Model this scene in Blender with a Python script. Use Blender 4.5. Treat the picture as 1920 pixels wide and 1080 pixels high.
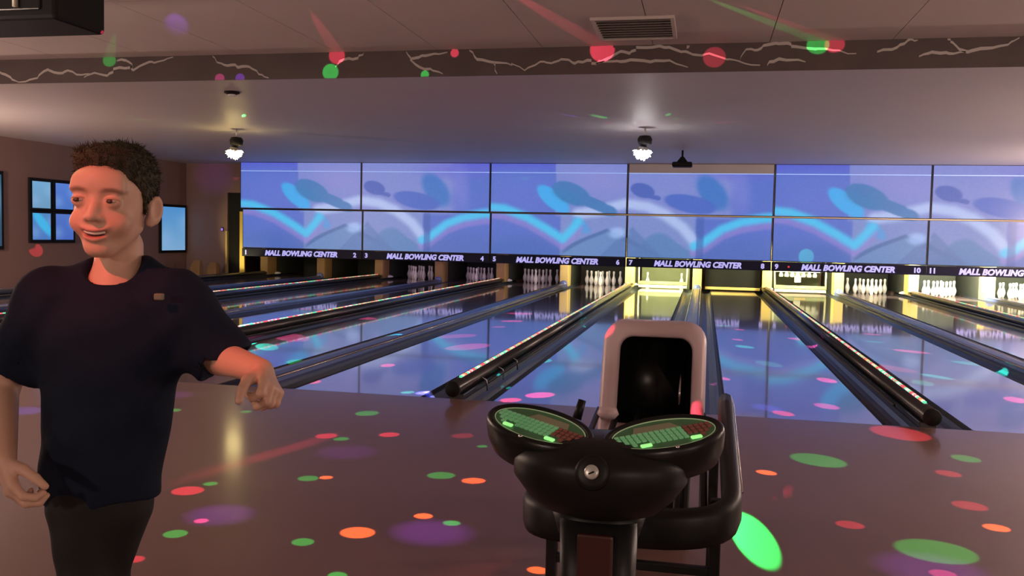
import bpy, math, random
import numpy as np
from mathutils import Vector, Matrix

for o in list(bpy.data.objects):
    bpy.data.objects.remove(o)
scene = bpy.context.scene
COL = scene.collection
rnd = random.Random(7)

# ------------------------------------------------------------------ camera
cam_d = bpy.data.cameras.new('camera')
cam = bpy.data.objects.new('camera', cam_d)
COL.objects.link(cam)
cam_d.sensor_width = 36.0
cam_d.lens = 31.414
cam_d.clip_start = 0.05
cam_d.clip_end = 200
_r = Vector((0.97752046, 0.20973871, 0.02152745))
_u = Vector((-0.03313958, 0.05200824, 0.99809664))
_f = Vector((-0.20821989, 0.9763733, -0.05778977))
EYE = Vector((0, 0, 1.2724))
cam.matrix_world = Matrix(((_r.x, _u.x, -_f.x, 0), (_r.y, _u.y, -_f.y, 0), (_r.z, _u.z, -_f.z, EYE.z), (0, 0, 0, 1)))
scene.camera = cam

# ------------------------------------------------------------------ world, exposure
world = bpy.data.worlds.new('world')
scene.world = world
world.use_nodes = True
world.node_tree.nodes['Background'].inputs[0].default_value = (0.05, 0.045, 0.045, 1)
world.node_tree.nodes['Background'].inputs[1].default_value = 1.0
vs = scene.view_settings
vs.view_transform = 'Standard'
vs.look = 'None'
vs.exposure = 0.0
vs.gamma = 1.0
vs.use_curve_mapping = False


# ------------------------------------------------------------------ helpers
def lamp(name, kind, loc, power, color, radius=0.05, target=None, size=None, cone=None, blend=0.2, parent=None):
    d = bpy.data.lights.new(name, kind)
    d.energy = power
    d.color = color
    if kind == 'AREA':
        d.shape = 'RECTANGLE'
        d.size, d.size_y = size
    else:
        d.shadow_soft_size = radius
    if kind == 'SPOT':
        d.spot_size = cone
        d.spot_blend = blend
    o = bpy.data.objects.new(name, d)
    COL.objects.link(o)
    o.location = loc
    if target is not None:
        v = Vector(target) - Vector(loc)
        o.rotation_euler = v.to_track_quat('-Z', 'Y').to_euler()
    if parent is not None:
        o.parent = parent
        o.location = Vector(loc) - parent.location
    return o


def tag(o, label=None, cat=None, group=None, kind=None):
    if label: o['label'] = label
    if cat: o['category'] = cat
    if group: o['group'] = group
    if kind: o['kind'] = kind
    return o


def empty(name, loc, label=None, cat=None, group=None, kind=None):
    o = bpy.data.objects.new(name, None)
    COL.objects.link(o)
    o.location = loc
    o.empty_display_size = 0.05
    return tag(o, label, cat, group, kind)


def link(name, mesh, parent=None, loc=None):
    o = bpy.data.objects.new(name, mesh)
    COL.objects.link(o)
    if parent is not None:
        o.parent = parent
    if loc is not None:
        o.location = loc
    return o


class MB:
    """collects shapes in world coordinates; build() links them as one mesh"""
    def __init__(self):
        self.v = []
        self.f = []
        self.m = []
        self.mi = 0

    def add(self, vs_, fs):
        b = len(self.v)
        self.v += [tuple(x) for x in vs_]
        self.f += [tuple(i + b for i in f) for f in fs]
        self.m += [self.mi] * len(fs)
        return self

    def box(self, x0, x1, y0, y1, z0, z1, M=None):
        vs_ = [Vector((x, y, z)) for z in (z0, z1) for y in (y0, y1) for x in (x0, x1)]
        if M is not None:
            vs_ = [M @ p for p in vs_]
        return self.add(vs_, [(0, 2, 3, 1), (4, 5, 7, 6), (0, 1, 5, 4), (2, 6, 7, 3), (0, 4, 6, 2), (1, 3, 7, 5)])

    def loft(self, rings, cap0=True, cap1=True, closed=True, loop=False):
        n = len(rings[0])
        vs_ = [p for r in rings for p in r]
        fs = []
        R = len(rings)
        for i in range(R if loop else R - 1):
            a, b = i * n, ((i + 1) % R) * n
            for j in range(n if closed else n - 1):
                k = (j + 1) % n
                fs.append((a + j, a + k, b + k, b + j))
        if cap0 and not loop: fs.append(tuple(range(n - 1, -1, -1)))
        if cap1 and not loop: fs.append(tuple((R - 1) * n + j for j in range(n)))
        return self.add(vs_, fs)

    def tube(self, path, r, n=10, loop=False, cap=True):
        path = [Vector(p) for p in path]
        N = len(path)
        rr = r if isinstance(r, (list, tuple)) else [r] * N
        rings = []
        up = None
        for i, p in enumerate(path):
            if loop: t = (path[(i + 1) % N] - path[i - 1])
            else: t = path[min(i + 1, N - 1)] - path[max(i - 1, 0)]
            t.normalize()
            if up is None:
                up = Vector((0, 0, 1)) if abs(t.z) < 0.9 else Vector((1, 0, 0))
            s = t.cross(up).normalized()
            up = s.cross(t).normalized()
            rings.append([p + (s * math.cos(a) + up * math.sin(a)) * rr[i] for a in [2 * math.pi * j / n for j in range(n)]])
        return self.loft(rings, cap, cap, True, loop)

    def lathe(self, prof, c=(0, 0, 0), n=16, M=None):
        """prof: list of (radius, z)"""
        c = Vector(c)
        rings = []
        for r, z in prof:
            ring = [Vector((r * math.cos(2 * math.pi * j / n), r * math.sin(2 * math.pi * j / n), z)) for j in range(n)]
            if M is not None: ring = [M @ p for p in ring]
            rings.append([c + p for p in ring])
        return self.loft(rings)

    def build(self, name, mats, parent=None, smooth=False, bevel=0, seg=2, angle=40, subsurf=0, world=True):
        me = bpy.data.meshes.new(name)
        off = Vector(parent.location) if (parent is not None and world) else Vector((0, 0, 0))
        if parent is not None and world and parent.parent is not None:
            off = off + Vector(parent.parent.location)
        me.from_pydata([tuple(Vector(p) - off) for p in self.v], [], self.f)
        if not isinstance(mats, (list, tuple)): mats = [mats]
        for m in mats: me.materials.append(m)
        if len(mats) > 1: me.polygons.foreach_set('material_index', self.m)
        if smooth:
            me.polygons.foreach_set('use_smooth', [True] * len(me.polygons))
        me.update()
        o = link(name, me, parent)
        if bevel:
            b = o.modifiers.new('bevel', 'BEVEL')
            b.width = bevel
            b.segments = seg
            b.limit_method = 'ANGLE'
            b.angle_limit = math.radians(angle)
        if subsurf:
            s = o.modifiers.new('subsurf', 'SUBSURF')
            s.levels = s.render_levels = subsurf
        return o


def mat(name, col, rough=0.5, spec=0.5, metal=0.0, noise=0.0, nscale=8.0, bump=0.0, bscale=60.0, coat=0.0, coat_rough=0.05,
        emit=None, estr=0.0, ior=None, sss=0.0, sample=True, coat_ior=1.5, rnoise=0.0):
    m = bpy.data.materials.new(name)
    m.use_nodes = True
    nt = m.node_tree
    b = nt.nodes['Principled BSDF']
    I = b.inputs
    I['Base Color'].default_value = (*col, 1)
    I['Roughness'].default_value = rough
    I['Specular IOR Level'].default_value = spec
    I['Metallic'].default_value = metal
    I['Coat Weight'].default_value = coat
    I['Coat Roughness'].default_value = coat_rough
    I['Coat IOR'].default_value = coat_ior
    if ior: I['IOR'].default_value = ior
    if sss:
        I['Subsurface Weight'].default_value = sss
        I['Subsurface Radius'].default_value = (0.012, 0.005, 0.003)
        I['Subsurface Scale'].default_value = 1.0
    if emit is not None:
        I['Emission Color'].default_value = (*emit, 1)
        I['Emission Strength'].default_value = estr
        if not sample: m.cycles.emission_sampling = 'NONE'
    tc = None
    if noise or bump or rnoise:
        tc = nt.nodes.new('ShaderNodeTexCoord')
    if noise:
        n = nt.nodes.new('ShaderNodeTexNoise')
        n.inputs['Scale'].default_value = nscale
        n.inputs['Detail'].default_value = 5
        nt.links.new(tc.outputs['Object'], n.inputs['Vector'])
        mx = nt.nodes.new('ShaderNodeMix')
        mx.data_type = 'RGBA'
        nt.links.new(n.outputs['Fac'], mx.inputs[0])
        mx.inputs[6].default_value = (*[c * (1 - noise) for c in col], 1)
        mx.inputs[7].default_value = (*[min(1, c * (1 + noise)) for c in col], 1)
        nt.links.new(mx.outputs[2], I['Base Color'])
    if rnoise:
        n = nt.nodes.new('ShaderNodeTexNoise')
        n.inputs['Scale'].default_value = 1.3
        n.inputs['Detail'].default_value = 4
        nt.links.new(tc.outputs['Object'], n.inputs['Vector'])
        mr = nt.nodes.new('ShaderNodeMapRange')
        mr.inputs[3].default_value = max(0.01, rough - rnoise)
        mr.inputs[4].default_value = rough + rnoise
        nt.links.new(n.outputs['Fac'], mr.inputs[0])
        nt.links.new(mr.outputs[0], I['Roughness'])
    if bump:
        n = nt.nodes.new('ShaderNodeTexNoise')
        n.inputs['Scale'].default_value = bscale
        n.inputs['Detail'].default_value = 4
        nt.links.new(tc.outputs['Object'], n.inputs['Vector'])
        bp = nt.nodes.new('ShaderNodeBump')
        bp.inputs['Strength'].default_value = bump
        bp.inputs['Distance'].default_value = 0.01
        nt.links.new(n.outputs['Fac'], bp.inputs['Height'])
        nt.links.new(bp.outputs[0], I['Normal'])
    return m


def attr_screen_mat(name, strength=1.0):
    m = bpy.data.materials.new(name)
    m.use_nodes = True
    nt = m.node_tree
    b = nt.nodes['Principled BSDF']
    b.inputs['Base Color'].default_value = (0.03, 0.03, 0.035, 1)
    b.inputs['Roughness'].default_value = 0.35
    a = nt.nodes.new('ShaderNodeAttribute')
    a.attribute_name = 'picture'
    nt.links.new(a.outputs['Color'], b.inputs['Emission Color'])
    b.inputs['Emission Strength'].default_value = strength
    return m


M = dict(
    floor=mat('approach_floor', (0.24, 0.132, 0.118), 0.40, 0.4, coat=0.4, coat_rough=0.13, noise=0.06, nscale=3),
    base=mat('black_subfloor', (0.01, 0.01, 0.012), 0.7),
    lane=mat('oiled_lane_wood', (0.25, 0.17, 0.17), 0.16, 0.5, ior=1.5, coat=1.0, coat_rough=0.055, coat_ior=1.55, noise=0.05, nscale=5),
    gutter=mat('dark_gutter', (0.045, 0.05, 0.065), 0.35),
    cap=mat('blue_grey_capping', (0.09, 0.12, 0.28), 0.3, 0.5),
    tube=mat('black_capping_tube', (0.035, 0.038, 0.045), 0.24, 0.7),
    chrome=mat('dull_chrome', (0.6, 0.6, 0.6), 0.25, metal=1.0),
    white_cap=mat('white_plastic', (0.7, 0.7, 0.72), 0.4),
    ceil=mat('ceiling_paint', (0.62, 0.56, 0.54), 0.75, 0.3, noise=0.05, nscale=1.2, bump=0.1, bscale=120),
    lowceil=mat('low_ceiling_paint', (0.60, 0.56, 0.55), 0.5, 0.4, noise=0.06, nscale=0.7),
    seam=mat('ceiling_joint', (0.2, 0.17, 0.16), 0.9),
    bulk=mat('bulkhead_print', (0.10, 0.075, 0.075), 0.55, noise=0.35, nscale=2.0),
    bolt=mat('lightning_print', (0.55, 0.52, 0.50), 0.6, noise=0.15, nscale=4),
    wall=mat('brown_wall_paint', (0.26, 0.16, 0.13), 0.8, noise=0.1, nscale=2),
    darkwall=mat('dark_wall_paint', (0.12, 0.1, 0.1), 0.8),
    black=mat('black_matt', (0.010, 0.010, 0.011), 0.7, 0.2),
    blackgloss=mat('black_gloss_plastic', (0.008, 0.010, 0.010), 0.3, 0.35),
    sign=mat('sign_board', (0.006, 0.008, 0.04), 0.5, 0.25),
    letter=mat('sign_lettering', (0.5, 0.48, 0.7), 0.5, emit=(0.36, 0.36, 0.82), estr=0.95, sample=False),
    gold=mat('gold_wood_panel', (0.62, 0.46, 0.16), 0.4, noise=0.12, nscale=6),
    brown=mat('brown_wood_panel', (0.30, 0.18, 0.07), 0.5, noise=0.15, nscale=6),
    pin=mat('white_pin_coating', (0.85, 0.84, 0.80), 0.25),
    curtain=mat('pit_curtain', (0.03, 0.035, 0.025), 0.8, noise=0.2, nscale=10),
    deckwall=mat('pit_board', (0.16, 0.18, 0.10), 0.6, noise=0.2, nscale=4),
    steel=mat('painted_steel', (0.55, 0.55, 0.45), 0.35, metal=0.3),
    screen=attr_screen_mat('lit_display'),
    bezel=mat('screen_frame', (0.015, 0.02, 0.05), 0.4),
    yellow=mat('yellow_lit_tone', (0.85, 0.62, 0.10), 0.5),
    door=mat('black_doorway_cloth', (0.006, 0.006, 0.006), 0.9),
    hood=mat('off_white_hood_plastic', (0.74, 0.58, 0.62), 0.38, noise=0.04, nscale=3),
)
LEDCOL = [(1.0, 0.06, 0.08), (0.03, 0.75, 0.35), (0.9, 0.7, 0.62), (1.0, 0.40, 0.06)]
LEDM = [mat('led_' + n, (0.3, 0.3, 0.3), 0.4, emit=c, estr=1.25, sample=False) for n, c in zip(('red', 'green', 'white', 'amber'), LEDCOL)]

# ------------------------------------------------------------------ layout numbers (metres)
P = 3.41            # one pair of lanes
X0 = -12.07         # left edge of the first pair
NP = 7
FOUL = 6.65
MASK = 21.88
PINS = 23.8
LANE_END = 24.9
ZN = 3.38           # ceiling over the approach
ZL = 3.08           # lower ceiling over the lanes
YB = 9.95           # bulkhead between the two
XL = -14.05
XR = X0 + NP * P + 1.2
YBACK = -7.0


def lane_x(i):       # lane number 1..14
    k = (i - 1) // 2
    return X0 + P * k + 0.828 if i % 2 else X0 + P * (k + 1) - 0.828


# ------------------------------------------------------------------ added fill: unseen warm globe lamps that brighten ceiling and floor
globe_m = mat('fill_globe', (0.8, 0.75, 0.7), 0.4, emit=(1.0, 0.78, 0.62), estr=2.0, sample=False)
def globe(x, y, power, col, where):
    zt = ZN if y < YB else ZL
    z = zt - 1.15
    t = empty('fill_globe_lamp', (x, y, z), 'unseen globe lamp added for fill, hanging ' + where, 'lamp', 'added fill lamps')
    MB().lathe([(0.001, -0.13), (0.07, -0.11), (0.12, -0.05), (0.13, 0), (0.12, 0.05), (0.07, 0.11), (0.03, 0.13)], (x, y, z), 20).build('globe', globe_m, t, True)
    MB().tube([(x, y, z + 0.12), (x, y, zt)], 0.008, 8).build('cord', M['black'], t, True)
    lamp('fill_light', 'POINT', (x, y, z - 0.2), power, col, 0.12, parent=t)
HW = (1.0, 0.74, 0.60)
K_ = 1.3
for x, y, p_, w_ in ((-8.5, -2.5, 150, 'over the concourse at the left end'), (-3.0, -2.8, 130, 'over the concourse left of the middle'),
                     (3.0, -2.8, 130, 'over the concourse right of the middle'), (8.5, -2.5, 150, 'over the concourse at the right end'),
                     (-11.5, 5.5, 170, 'beside the left wall over the approach'), (-6.4, 4.6, 110, 'left of the boy over the approach'),
                     (4.6, 5.2, 110, 'over the approach right of the picture'), (10.0, 6.2, 150, 'beside the right wall over the approach'),
                     (7.2, 12.5, 260, 'over lane twelve halfway to the pins'), (8.4, 18.8, 480, 'over lane twelve near the pins right of the picture'),
                     (-12.8, 11.2, 360, 'beside the left wall over the first lane')):
    globe(x, y, p_ * K_, HW, w_)

# ------------------------------------------------------------------ coloured party-light beams
BC = dict(g=(0.03, 1.0, 0.14), r=(1.0, 0.06, 0.12), o=(1.0, 0.20, 0.04), p=(1.0, 0.10, 0.42), c=(0.04, 0.95, 0.70), v=(0.32, 0.08, 1.0), b=(0.10, 0.12, 1.0), w=(0.9, 0.85, 1.0))
FIX = [Vector((-2.6, 4.0, 3.22)), Vector((2.3, 3.6, 3.22)), Vector((-1.9, -0.8, 3.15))]
BALL_L = Vector((-8.27, 14.7, 2.69))
BALL_R = Vector((-1.02, 14.7, 2.70))


def beam(src, tgt, rad, c, k, gain, blend=0.25, soft=0.004):
    d = Vector(tgt) - src
    L = d.length
    cosi = 1.0
    return lamp('party_beam', 'SPOT', src, gain * k * L * L, BC[c], soft, target=tgt, cone=2 * math.atan(rad / L) * 1.08, blend=blend)


GREEN = (0.25, 3.92)
floor_dots = [(-3.61,5.59,0.053,'g',1),(-3.11,5.7,0.038,'g',1),(-2.29,5.91,0.079,'g',1),(-2.29,6.8,0.051,'c',1),(-2.27,5.17,0.067,'r',1),(-2.15,5.12,0.046,'g',1),(-1.91,5.32,0.061,'r',1.2),(-1.46,5.43,0.064,'r',0.35),(-1.27,5.19,0.019,'g',1),(-2.42,3.87,0.075,'r',1.3),(-2.38,4.01,0.035,'g',1.2),(-1.96,4.24,0.052,'g',1),(-1.88,4.28,0.033,'o',1.5),(-1.32,4.49,0.068,'g',1),(-1.13,4.44,0.056,'o',1.3),(-2.11,3.48,0.03,'p',1.8),(-2.12,3.3,0.049,'g',1.2),(-1.2,3.81,0.039,'o',1.6),(-1.05,3.75,0.035,'g',1.6),(-1.4,3.52,0.07,'o',1.4),(-1.57,3.35,0.044,'g',1.2),(-2.1,3.0,0.035,'r',1),(-1.29,3.05,0.034,'g',1.4),(-0.58,3.3,0.035,'o',1.4),(0.38,5.06,0.047,'o',1.7),(0.7,5.44,0.138,'g',1),(1.58,5.75,0.077,'g',1),(1.38,5.34,0.063,'r',0.7),(1.32,4.7,0.076,'r',0.7),(0.69,4.22,0.056,'r',0.7),(1.34,4.36,0.053,'o',1.6),(0.99,3.95,0.147,'g',1),(0.95,3.68,0.046,'p',0.8),(1.34,6.39,0.173,'r',0.8),(0.62,6.87,0.069,'r',0.7),(0.98,7.28,0.083,'p',0.6),(0.25,3.92,0.109,'g',1),(-2.08,3.58,0.149,'v',0.5),(-1.1,3.61,0.16,'v',0.55),(-1.99,4.82,0.17,'v',0.25),(0.52,7.06,0.102,'b',0.35),(-3.93,6.13,0.123,'v',0.3),(0.92,3.72,0.189,'v',0.5),(-4.54,5.26,0.129,'b',0.7),(-3.22,7.02,0.077,'r',0.9),(-1.25,7.03,0.103,'p',1),(-1.43,6.74,0.075,'r',1),(-5.04,7.95,0.085,'p',0.9),(-2.95,8.15,0.067,'p',0.9),(-5.08,9.32,0.11,'c',0.6),(-7.08,12.0,0.095,'c',0.6),(-4.67,9.01,0.118,'c',0.4),(-4.84,9.94,0.193,'p',0.4),(-5.01,12.6,0.176,'p',0.8),(-6.37,13.62,0.088,'p',0.7),(-6.33,13.29,0.112,'c',0.5),(-2.78,13.09,0.136,'p',0.9),(-2.93,14.42,0.176,'p',0.8),(-1.59,8.98,0.093,'c',1),(-2.77,12.16,0.075,'p',0.6),(-2.59,9.85,0.183,'p',0.45),(-2.99,10.85,0.168,'p',0.35),(-1.78,13.46,0.097,'c',0.8),(-1.22,14.0,0.084,'p',0.8),(0.52,11.1,0.097,'c',1),(0.47,11.86,0.062,'p',1),(0.54,13.23,0.069,'p',1),(0.32,13.71,0.104,'c',0.7),(1.16,8.67,0.079,'p',1),(1.28,12.26,0.12,'p',1),(2.36,13.34,0.083,'p',0.9),(2.22,12.33,0.07,'c',0.7),(2.46,11.4,0.115,'p',0.9),(2.25,9.3,0.078,'c',0.8),(2.92,10.44,0.127,'c',0.7),(2.02,8.82,0.089,'c',0.5),(2.59,8.11,0.089,'p',1),(0.7,9.64,0.111,'c',0.3),(0.22,8.44,0.044,'p',0.8),(1.93,9.78,0.138,'r',0.3),(-2.16,6.82,0.06,'b',6),(-2.14,6.87,0.026,'w',1.5),(-3.63,9.98,0.05,'c',1),(-3.87,8.07,0.089,'g',0.8),(-3.76,7.67,0.075,'p',0.9),(-1.86,8.37,0.036,'c',1),(-1.71,7.68,0.028,'c',1)]
for x, y, r, c, k in floor_dots:
    t = Vector((x, y, 0))
    src = FIX[0] if x < -0.4 else FIX[1]
    gain = 2.2
    if y > 6.6:
        src = FIX[1] if x > 0 else FIX[0]
        if y > 9: src = BALL_R + Vector((0, -0.3, 0)) if x > -4.5 else BALL_L + Vector((0, -0.3, 0))
        gain = 7.0
    gain /= max(0.25, abs((src - t).normalized().z))
    if abs(x - GREEN[0]) < 0.05 and abs(y - GREEN[1]) < 0.05:
        src = BALL_R + Vector((0.02, -0.3, -0.05)); gain = 7.0; r = 0.055
    wide = c in 'vb'
    g = 46.0 * {'g': 0.75, 'r': 1.0, 'o': 1.9, 'p': 1.0, 'c': 0.8, 'v': 0.75, 'b': 1.0, 'w': 0.8}[c]
    beam(src, t, r * (1.15 if wide else 1.0), c, k, g * gain, 0.9 if wide else 0.3)

bulk_dots = [(-4.277,9.94,3.418,0.095,'r',1.2),(-4.355,9.94,3.178,0.095,'g',1.1),(-2.844,9.94,3.374,0.048,'r',1),(-1.159,9.94,3.36,0.131,'r',1),(0.048,9.94,3.209,0.107,'r',0.5),(1.104,9.94,3.386,0.095,'g',1),(1.27,9.94,3.36,0.084,'r',1),(-5.788,9.94,3.133,0.048,'p',0.8),(-5.52,9.94,3.142,0.048,'v',0.8),(-3.194,9.94,3.092,0.042,'g',0.8),(-7.297,9.94,3.446,0.072,'g',0.8)]
for x, y, z, r, c, k in bulk_dots:
    beam(Vector((-2.6, 4.0, 3.25)), (x, y, min(3.34, max(3.1, z + 0.012 * (x + 2)))), r, c, k, 130.0, 0.25)
beam(Vector((-4.3, 6.6, 2.90)), (-5.35, 8.35, 3.38), 0.13, 'v', 0.8, 60.0, 0.9)
for x, y in ((-2.51, 4.2), (-2.45, 4.42), (-2.40, 4.58), (-2.36, 4.72), (-2.31, 4.90), (-2.28, 5.04)):
    beam(BALL_R + Vector((-0.05, -0.3, -0.05)), (x, y, 0), 0.045, 'r', 0.16, 230.0, 1.0)
for src, ds in ((BALL_R, [(-1.577,13.427,0.076,'g'),(-1.546,14.51,0.029,'g'),(-1.536,14.175,0.038,'r'),(-0.566,13.249,0.038,'g'),(-0.464,13.66,0.029,'g'),(-0.455,14.483,0.033,'c'),(-1.044,14.528,0.038,'w'),(-1.116,14.127,0.033,'w'),(-0.922,14.331,0.029,'w'),(0.235,14.121,0.057,'r'),(-1.999,13.289,0.048,'v')]), (BALL_L, [(-9.269,13.372,0.048,'g'),(-9.027,13.25,0.029,'r'),(-8.747,14.317,0.029,'g'),(-8.457,14.403,0.024,'g'),(-8.1,14.193,0.024,'r'),(-7.166,13.023,0.038,'g'),(-6.097,10.774,0.038,'r')])):
    for x, y, r, c in ds:
        d = (Vector((x, y, ZL)) - src)
        beam(src + d.normalized() * 0.2, (x, y, ZL), r * 0.8, c, 1.0, 60.0, 0.2, 0.002)
# red and warm beams that fall on the boy
lamp('party_beam', 'SPOT', FIX[2], 330, (1.0, 0.14, 0.11), 0.03, target=(-1.16, 1.47, 1.25), cone=math.radians(8.5), blend=1.0)
lamp('party_beam', 'SPOT', FIX[2], 330, (1.0, 0.16, 0.11), 0.02, target=(-0.84, 1.50, 1.03), cone=math.radians(3.6), blend=0.5)
lamp('party_beam', 'SPOT', FIX[0] + Vector((-0.6, -2.6, -0.2)), 60, (1.0, 0.75, 0.30), 0.03, target=(-1.2, 1.55, 1.40), cone=math.radians(7), blend=0.8)
beam(FIX[0], (XL, 16.67, 0.755), 0.13, 'r', 1.0, 70.0)
beam(FIX[1], (2.35, MASK, 0.95), 0.17, 'c', 0.5, 55.0)
beam(BALL_L + Vector((-0.2, 0.25, 0)), (-13.2, 22.4, 2.75), 0.6, 'v', 0.15, 60.0, 1.0)
for tg, r_ in (((-0.41, 3.86, 0.885), 0.03), ((0.015, 3.74, 0.56), 0.05), ((0.03, 3.72, 0.53), 0.04)):
    beam(FIX[2], tg, r_, 'r', 1.0, 60.0, 0.6)

WORD = ['zero', 'one', 'two', 'three', 'four', 'five', 'six', 'seven', 'eight', 'nine', 'ten', 'eleven', 'twelve', 'thirteen', 'fourteen', 'fifteen', 'sixteen']
# ------------------------------------------------------------------ room shell
def struct(name, mb, m, label, **k):
    o = mb.build(name, m, **k)
    tag(o, label, None, None, 'structure')
    return o

fl = MB()
fl.box(XL, XR, YBACK, FOUL, -0.2, 0.0)
fl.box(XL, X0 - 0.30, FOUL, 26.0, -0.2, 0.0)
fl.box(X0 + NP * P + 0.30, XR, FOUL, 26.0, -0.2, 0.0)
struct('floor', fl, M['floor'], 'brownish polished approach floor dotted with coloured party lights')
struct('floor_1', MB().box(X0 - 0.30, X0 + NP * P + 0.30, FOUL + 0.001, 26.0, -0.3, -0.12), M['base'], 'black subfloor underneath the bowling lanes')
ceil = struct('ceiling', MB().box(XL, XR, YBACK, YB, ZN + 0.02, ZN + 0.2), M['seam'], 'grey brown panelled ceiling over the approach')
pw, pl = 1.22, 2.44
pm = MB().box(0.004, pw - 0.004, 0.004, pl - 0.004, 0, 0.019).build('ceiling_panel', M['ceil'], ceil, world=False)
pmesh = pm.data
first = True
ny = int((YB - YBACK) / pl) + 1
nx = int((XR - XL) / pw)
for j in range(ny):
    for i in range(nx):
        x = XL + 0.02 + i * pw
        y = YB - (j + 1) * pl
        if y + pl < 0.5: continue
        if first:
            pm.location = (x, y, ZN); first = False
        else:
            link('ceiling_panel', pmesh, ceil, (x, y, ZN))
struct('ceiling_1', MB().box(XL, XR, YB, 26.0, ZL, ZN + 0.2), M['lowceil'], 'lower smooth grey ceiling over the lanes')
struct('wall_left', MB().box(XL - 0.2, XL, YBACK, 26.0, -0.2, ZN + 0.2), M['wall'], 'brown side wall left of the lanes')
struct('wall_right', MB().box(XR, XR + 0.2, YBACK, 26.0, -0.2, ZN + 0.2), M['wall'], 'brown side wall right of the lanes')
struct('wall_front', MB().box(XL, XR, YBACK - 0.2, YBACK, -0.2, ZN + 0.2), M['wall'], 'brown wall of the concourse behind the viewer')
bw = MB()
bw.box(XL, -12.80, 22.4, 22.5, 0, ZL)
bw.box(-12.80, -12.13, 22.4, 22.5, 2.30, ZL)
bw.box(XL, XR, 25.9, 26.0, -0.2, ZL)
struct('wall_back', bw, M['wall'], 'brown end wall beside the dark doorway at the far left')
dr = struct('door_1', MB().box(-12.80, -12.32, 22.46, 22.5, 0, 2.30), M['door'], 'black doorway between the brown wall and the first screen')
struct('trim_1', MB().box(-12.84, -12.79, 22.36, 22.44, 0, 1.25), M['gold'], 'dull gold strip on the left jamb of the dark doorway')
struct('trim_2', MB().box(-12.24, -12.10, 22.05, 22.10, 0.05, 1.78), M['yellow'], 'upright trim panel coloured as if lit yellow, between doorway and first screen')  # whitish trim with the yellow light on it put into its colour
lamp('added_trim_spot', 'SPOT', (-12.5, 21.0, 0.35), 45, (1.0, 0.85, 0.35), 0.03, target=(-12.17, 22.07, 0.95), cone=math.radians(75), blend=0.4)  # spot added to brighten the yellow trim, no such lamp is seen

# bulkhead with lightning
bk = struct('trim_3', MB().box(XL, XR, YB - 0.02, YB - 0.001, ZL, ZN), M['bulk'], 'dark ceiling bulkhead painted with pale lightning bolts')
bolts = [[(-7.64,3.21),(-7.49,3.26),(-7.3,3.22),(-7.22,3.3),(-7.0,3.31),(-6.93,3.28),(-6.74,3.37),(-6.6,3.37),(-6.41,3.43)],[(-7.18,3.4),(-7.04,3.4),(-6.96,3.31)],[(-8.59,3.16),(-8.33,3.22),(-8.18,3.32),(-8.02,3.27),(-7.87,3.3),(-7.68,3.24),(-7.56,3.25)],[(-8.88,3.32),(-8.72,3.24),(-8.59,3.15)],[(-5.87,3.43),(-5.77,3.32),(-5.63,3.3),(-5.52,3.27),(-5.38,3.27),(-5.28,3.18),(-5.14,3.12)],[(-4.29,3.24),(-4.19,3.32),(-4.02,3.33),(-3.94,3.4)],[(-3.44,3.38),(-3.34,3.3),(-3.18,3.33),(-2.93,3.36)],[(-3.39,3.29),(-3.27,3.21),(-3.14,3.18),(-2.98,3.12)],[(-2.67,3.37),(-2.58,3.27),(-2.39,3.23),(-2.17,3.19)],[(-2.39,3.22),(-2.34,3.1)],[(-2.17,3.21),(-2.04,3.13),(-1.84,3.22),(-1.72,3.2),(-1.6,3.24),(-1.45,3.19),(-1.32,3.22),(-1.24,3.18),(-1.11,3.23),(-0.98,3.3),(-0.86,3.28),(-0.78,3.34),(-0.52,3.35),(-0.38,3.31),(-0.26,3.28),(-0.15,3.24),(-0.01,3.25),(0.16,3.18),(0.3,3.16),(0.52,3.11)],[(-1.24,3.18),(-0.98,3.2),(-0.86,3.21),(-0.63,3.18),(-0.43,3.19),(-0.23,3.11)],[(0.3,3.16),(0.38,3.28),(0.49,3.27),(0.6,3.32),(0.78,3.34),(0.87,3.29),(1.06,3.26),(1.24,3.24),(1.48,3.2)],[(0.58,3.11),(0.71,3.17),(0.98,3.13)],[(-0.26,3.31),(-0.22,3.37)],[(1.69,3.21),(1.87,3.25),(1.99,3.33),(2.07,3.36)],[(2.35,3.36),(2.4,3.28),(2.53,3.18),(2.73,3.21),(2.9,3.24),(3.02,3.31)],[(2.08,3.15),(2.23,3.19),(2.38,3.17),(2.53,3.18)]]
for b in bolts:
    pts = []
    b = [(x, min(ZN - 0.015, max(ZL + 0.015, z + 0.012 * (x + 2)))) for x, z in b]
    for (xa, za), (xb, zb) in zip(b[:-1], b[1:]):
        for t in (0, 0.33, 0.66):
            pts.append((xa + (xb - xa) * t + rnd.uniform(-0.02, 0.02), za + (zb - za) * t + (rnd.uniform(-0.014, 0.014) if t else 0)))
    pts.append(b[-1])
    mb = MB()
    n = len(pts)
    rings = []
    for i, (x, z) in enumerate(pts):
        w = 0.013 * (0.45 + 0.8 * math.sin(math.pi * min(1, (i + 1) / n)) + rnd.uniform(-.1, .1))
        rings.append([(x, YB - 0.019, z - w), (x, YB - 0.0255, z - w), (x, YB - 0.0255, z + w), (x, YB - 0.019, z + w)])
    mb.loft(rings)
    mb.build('lightning_bolt', M['bolt'], bk)

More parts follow.
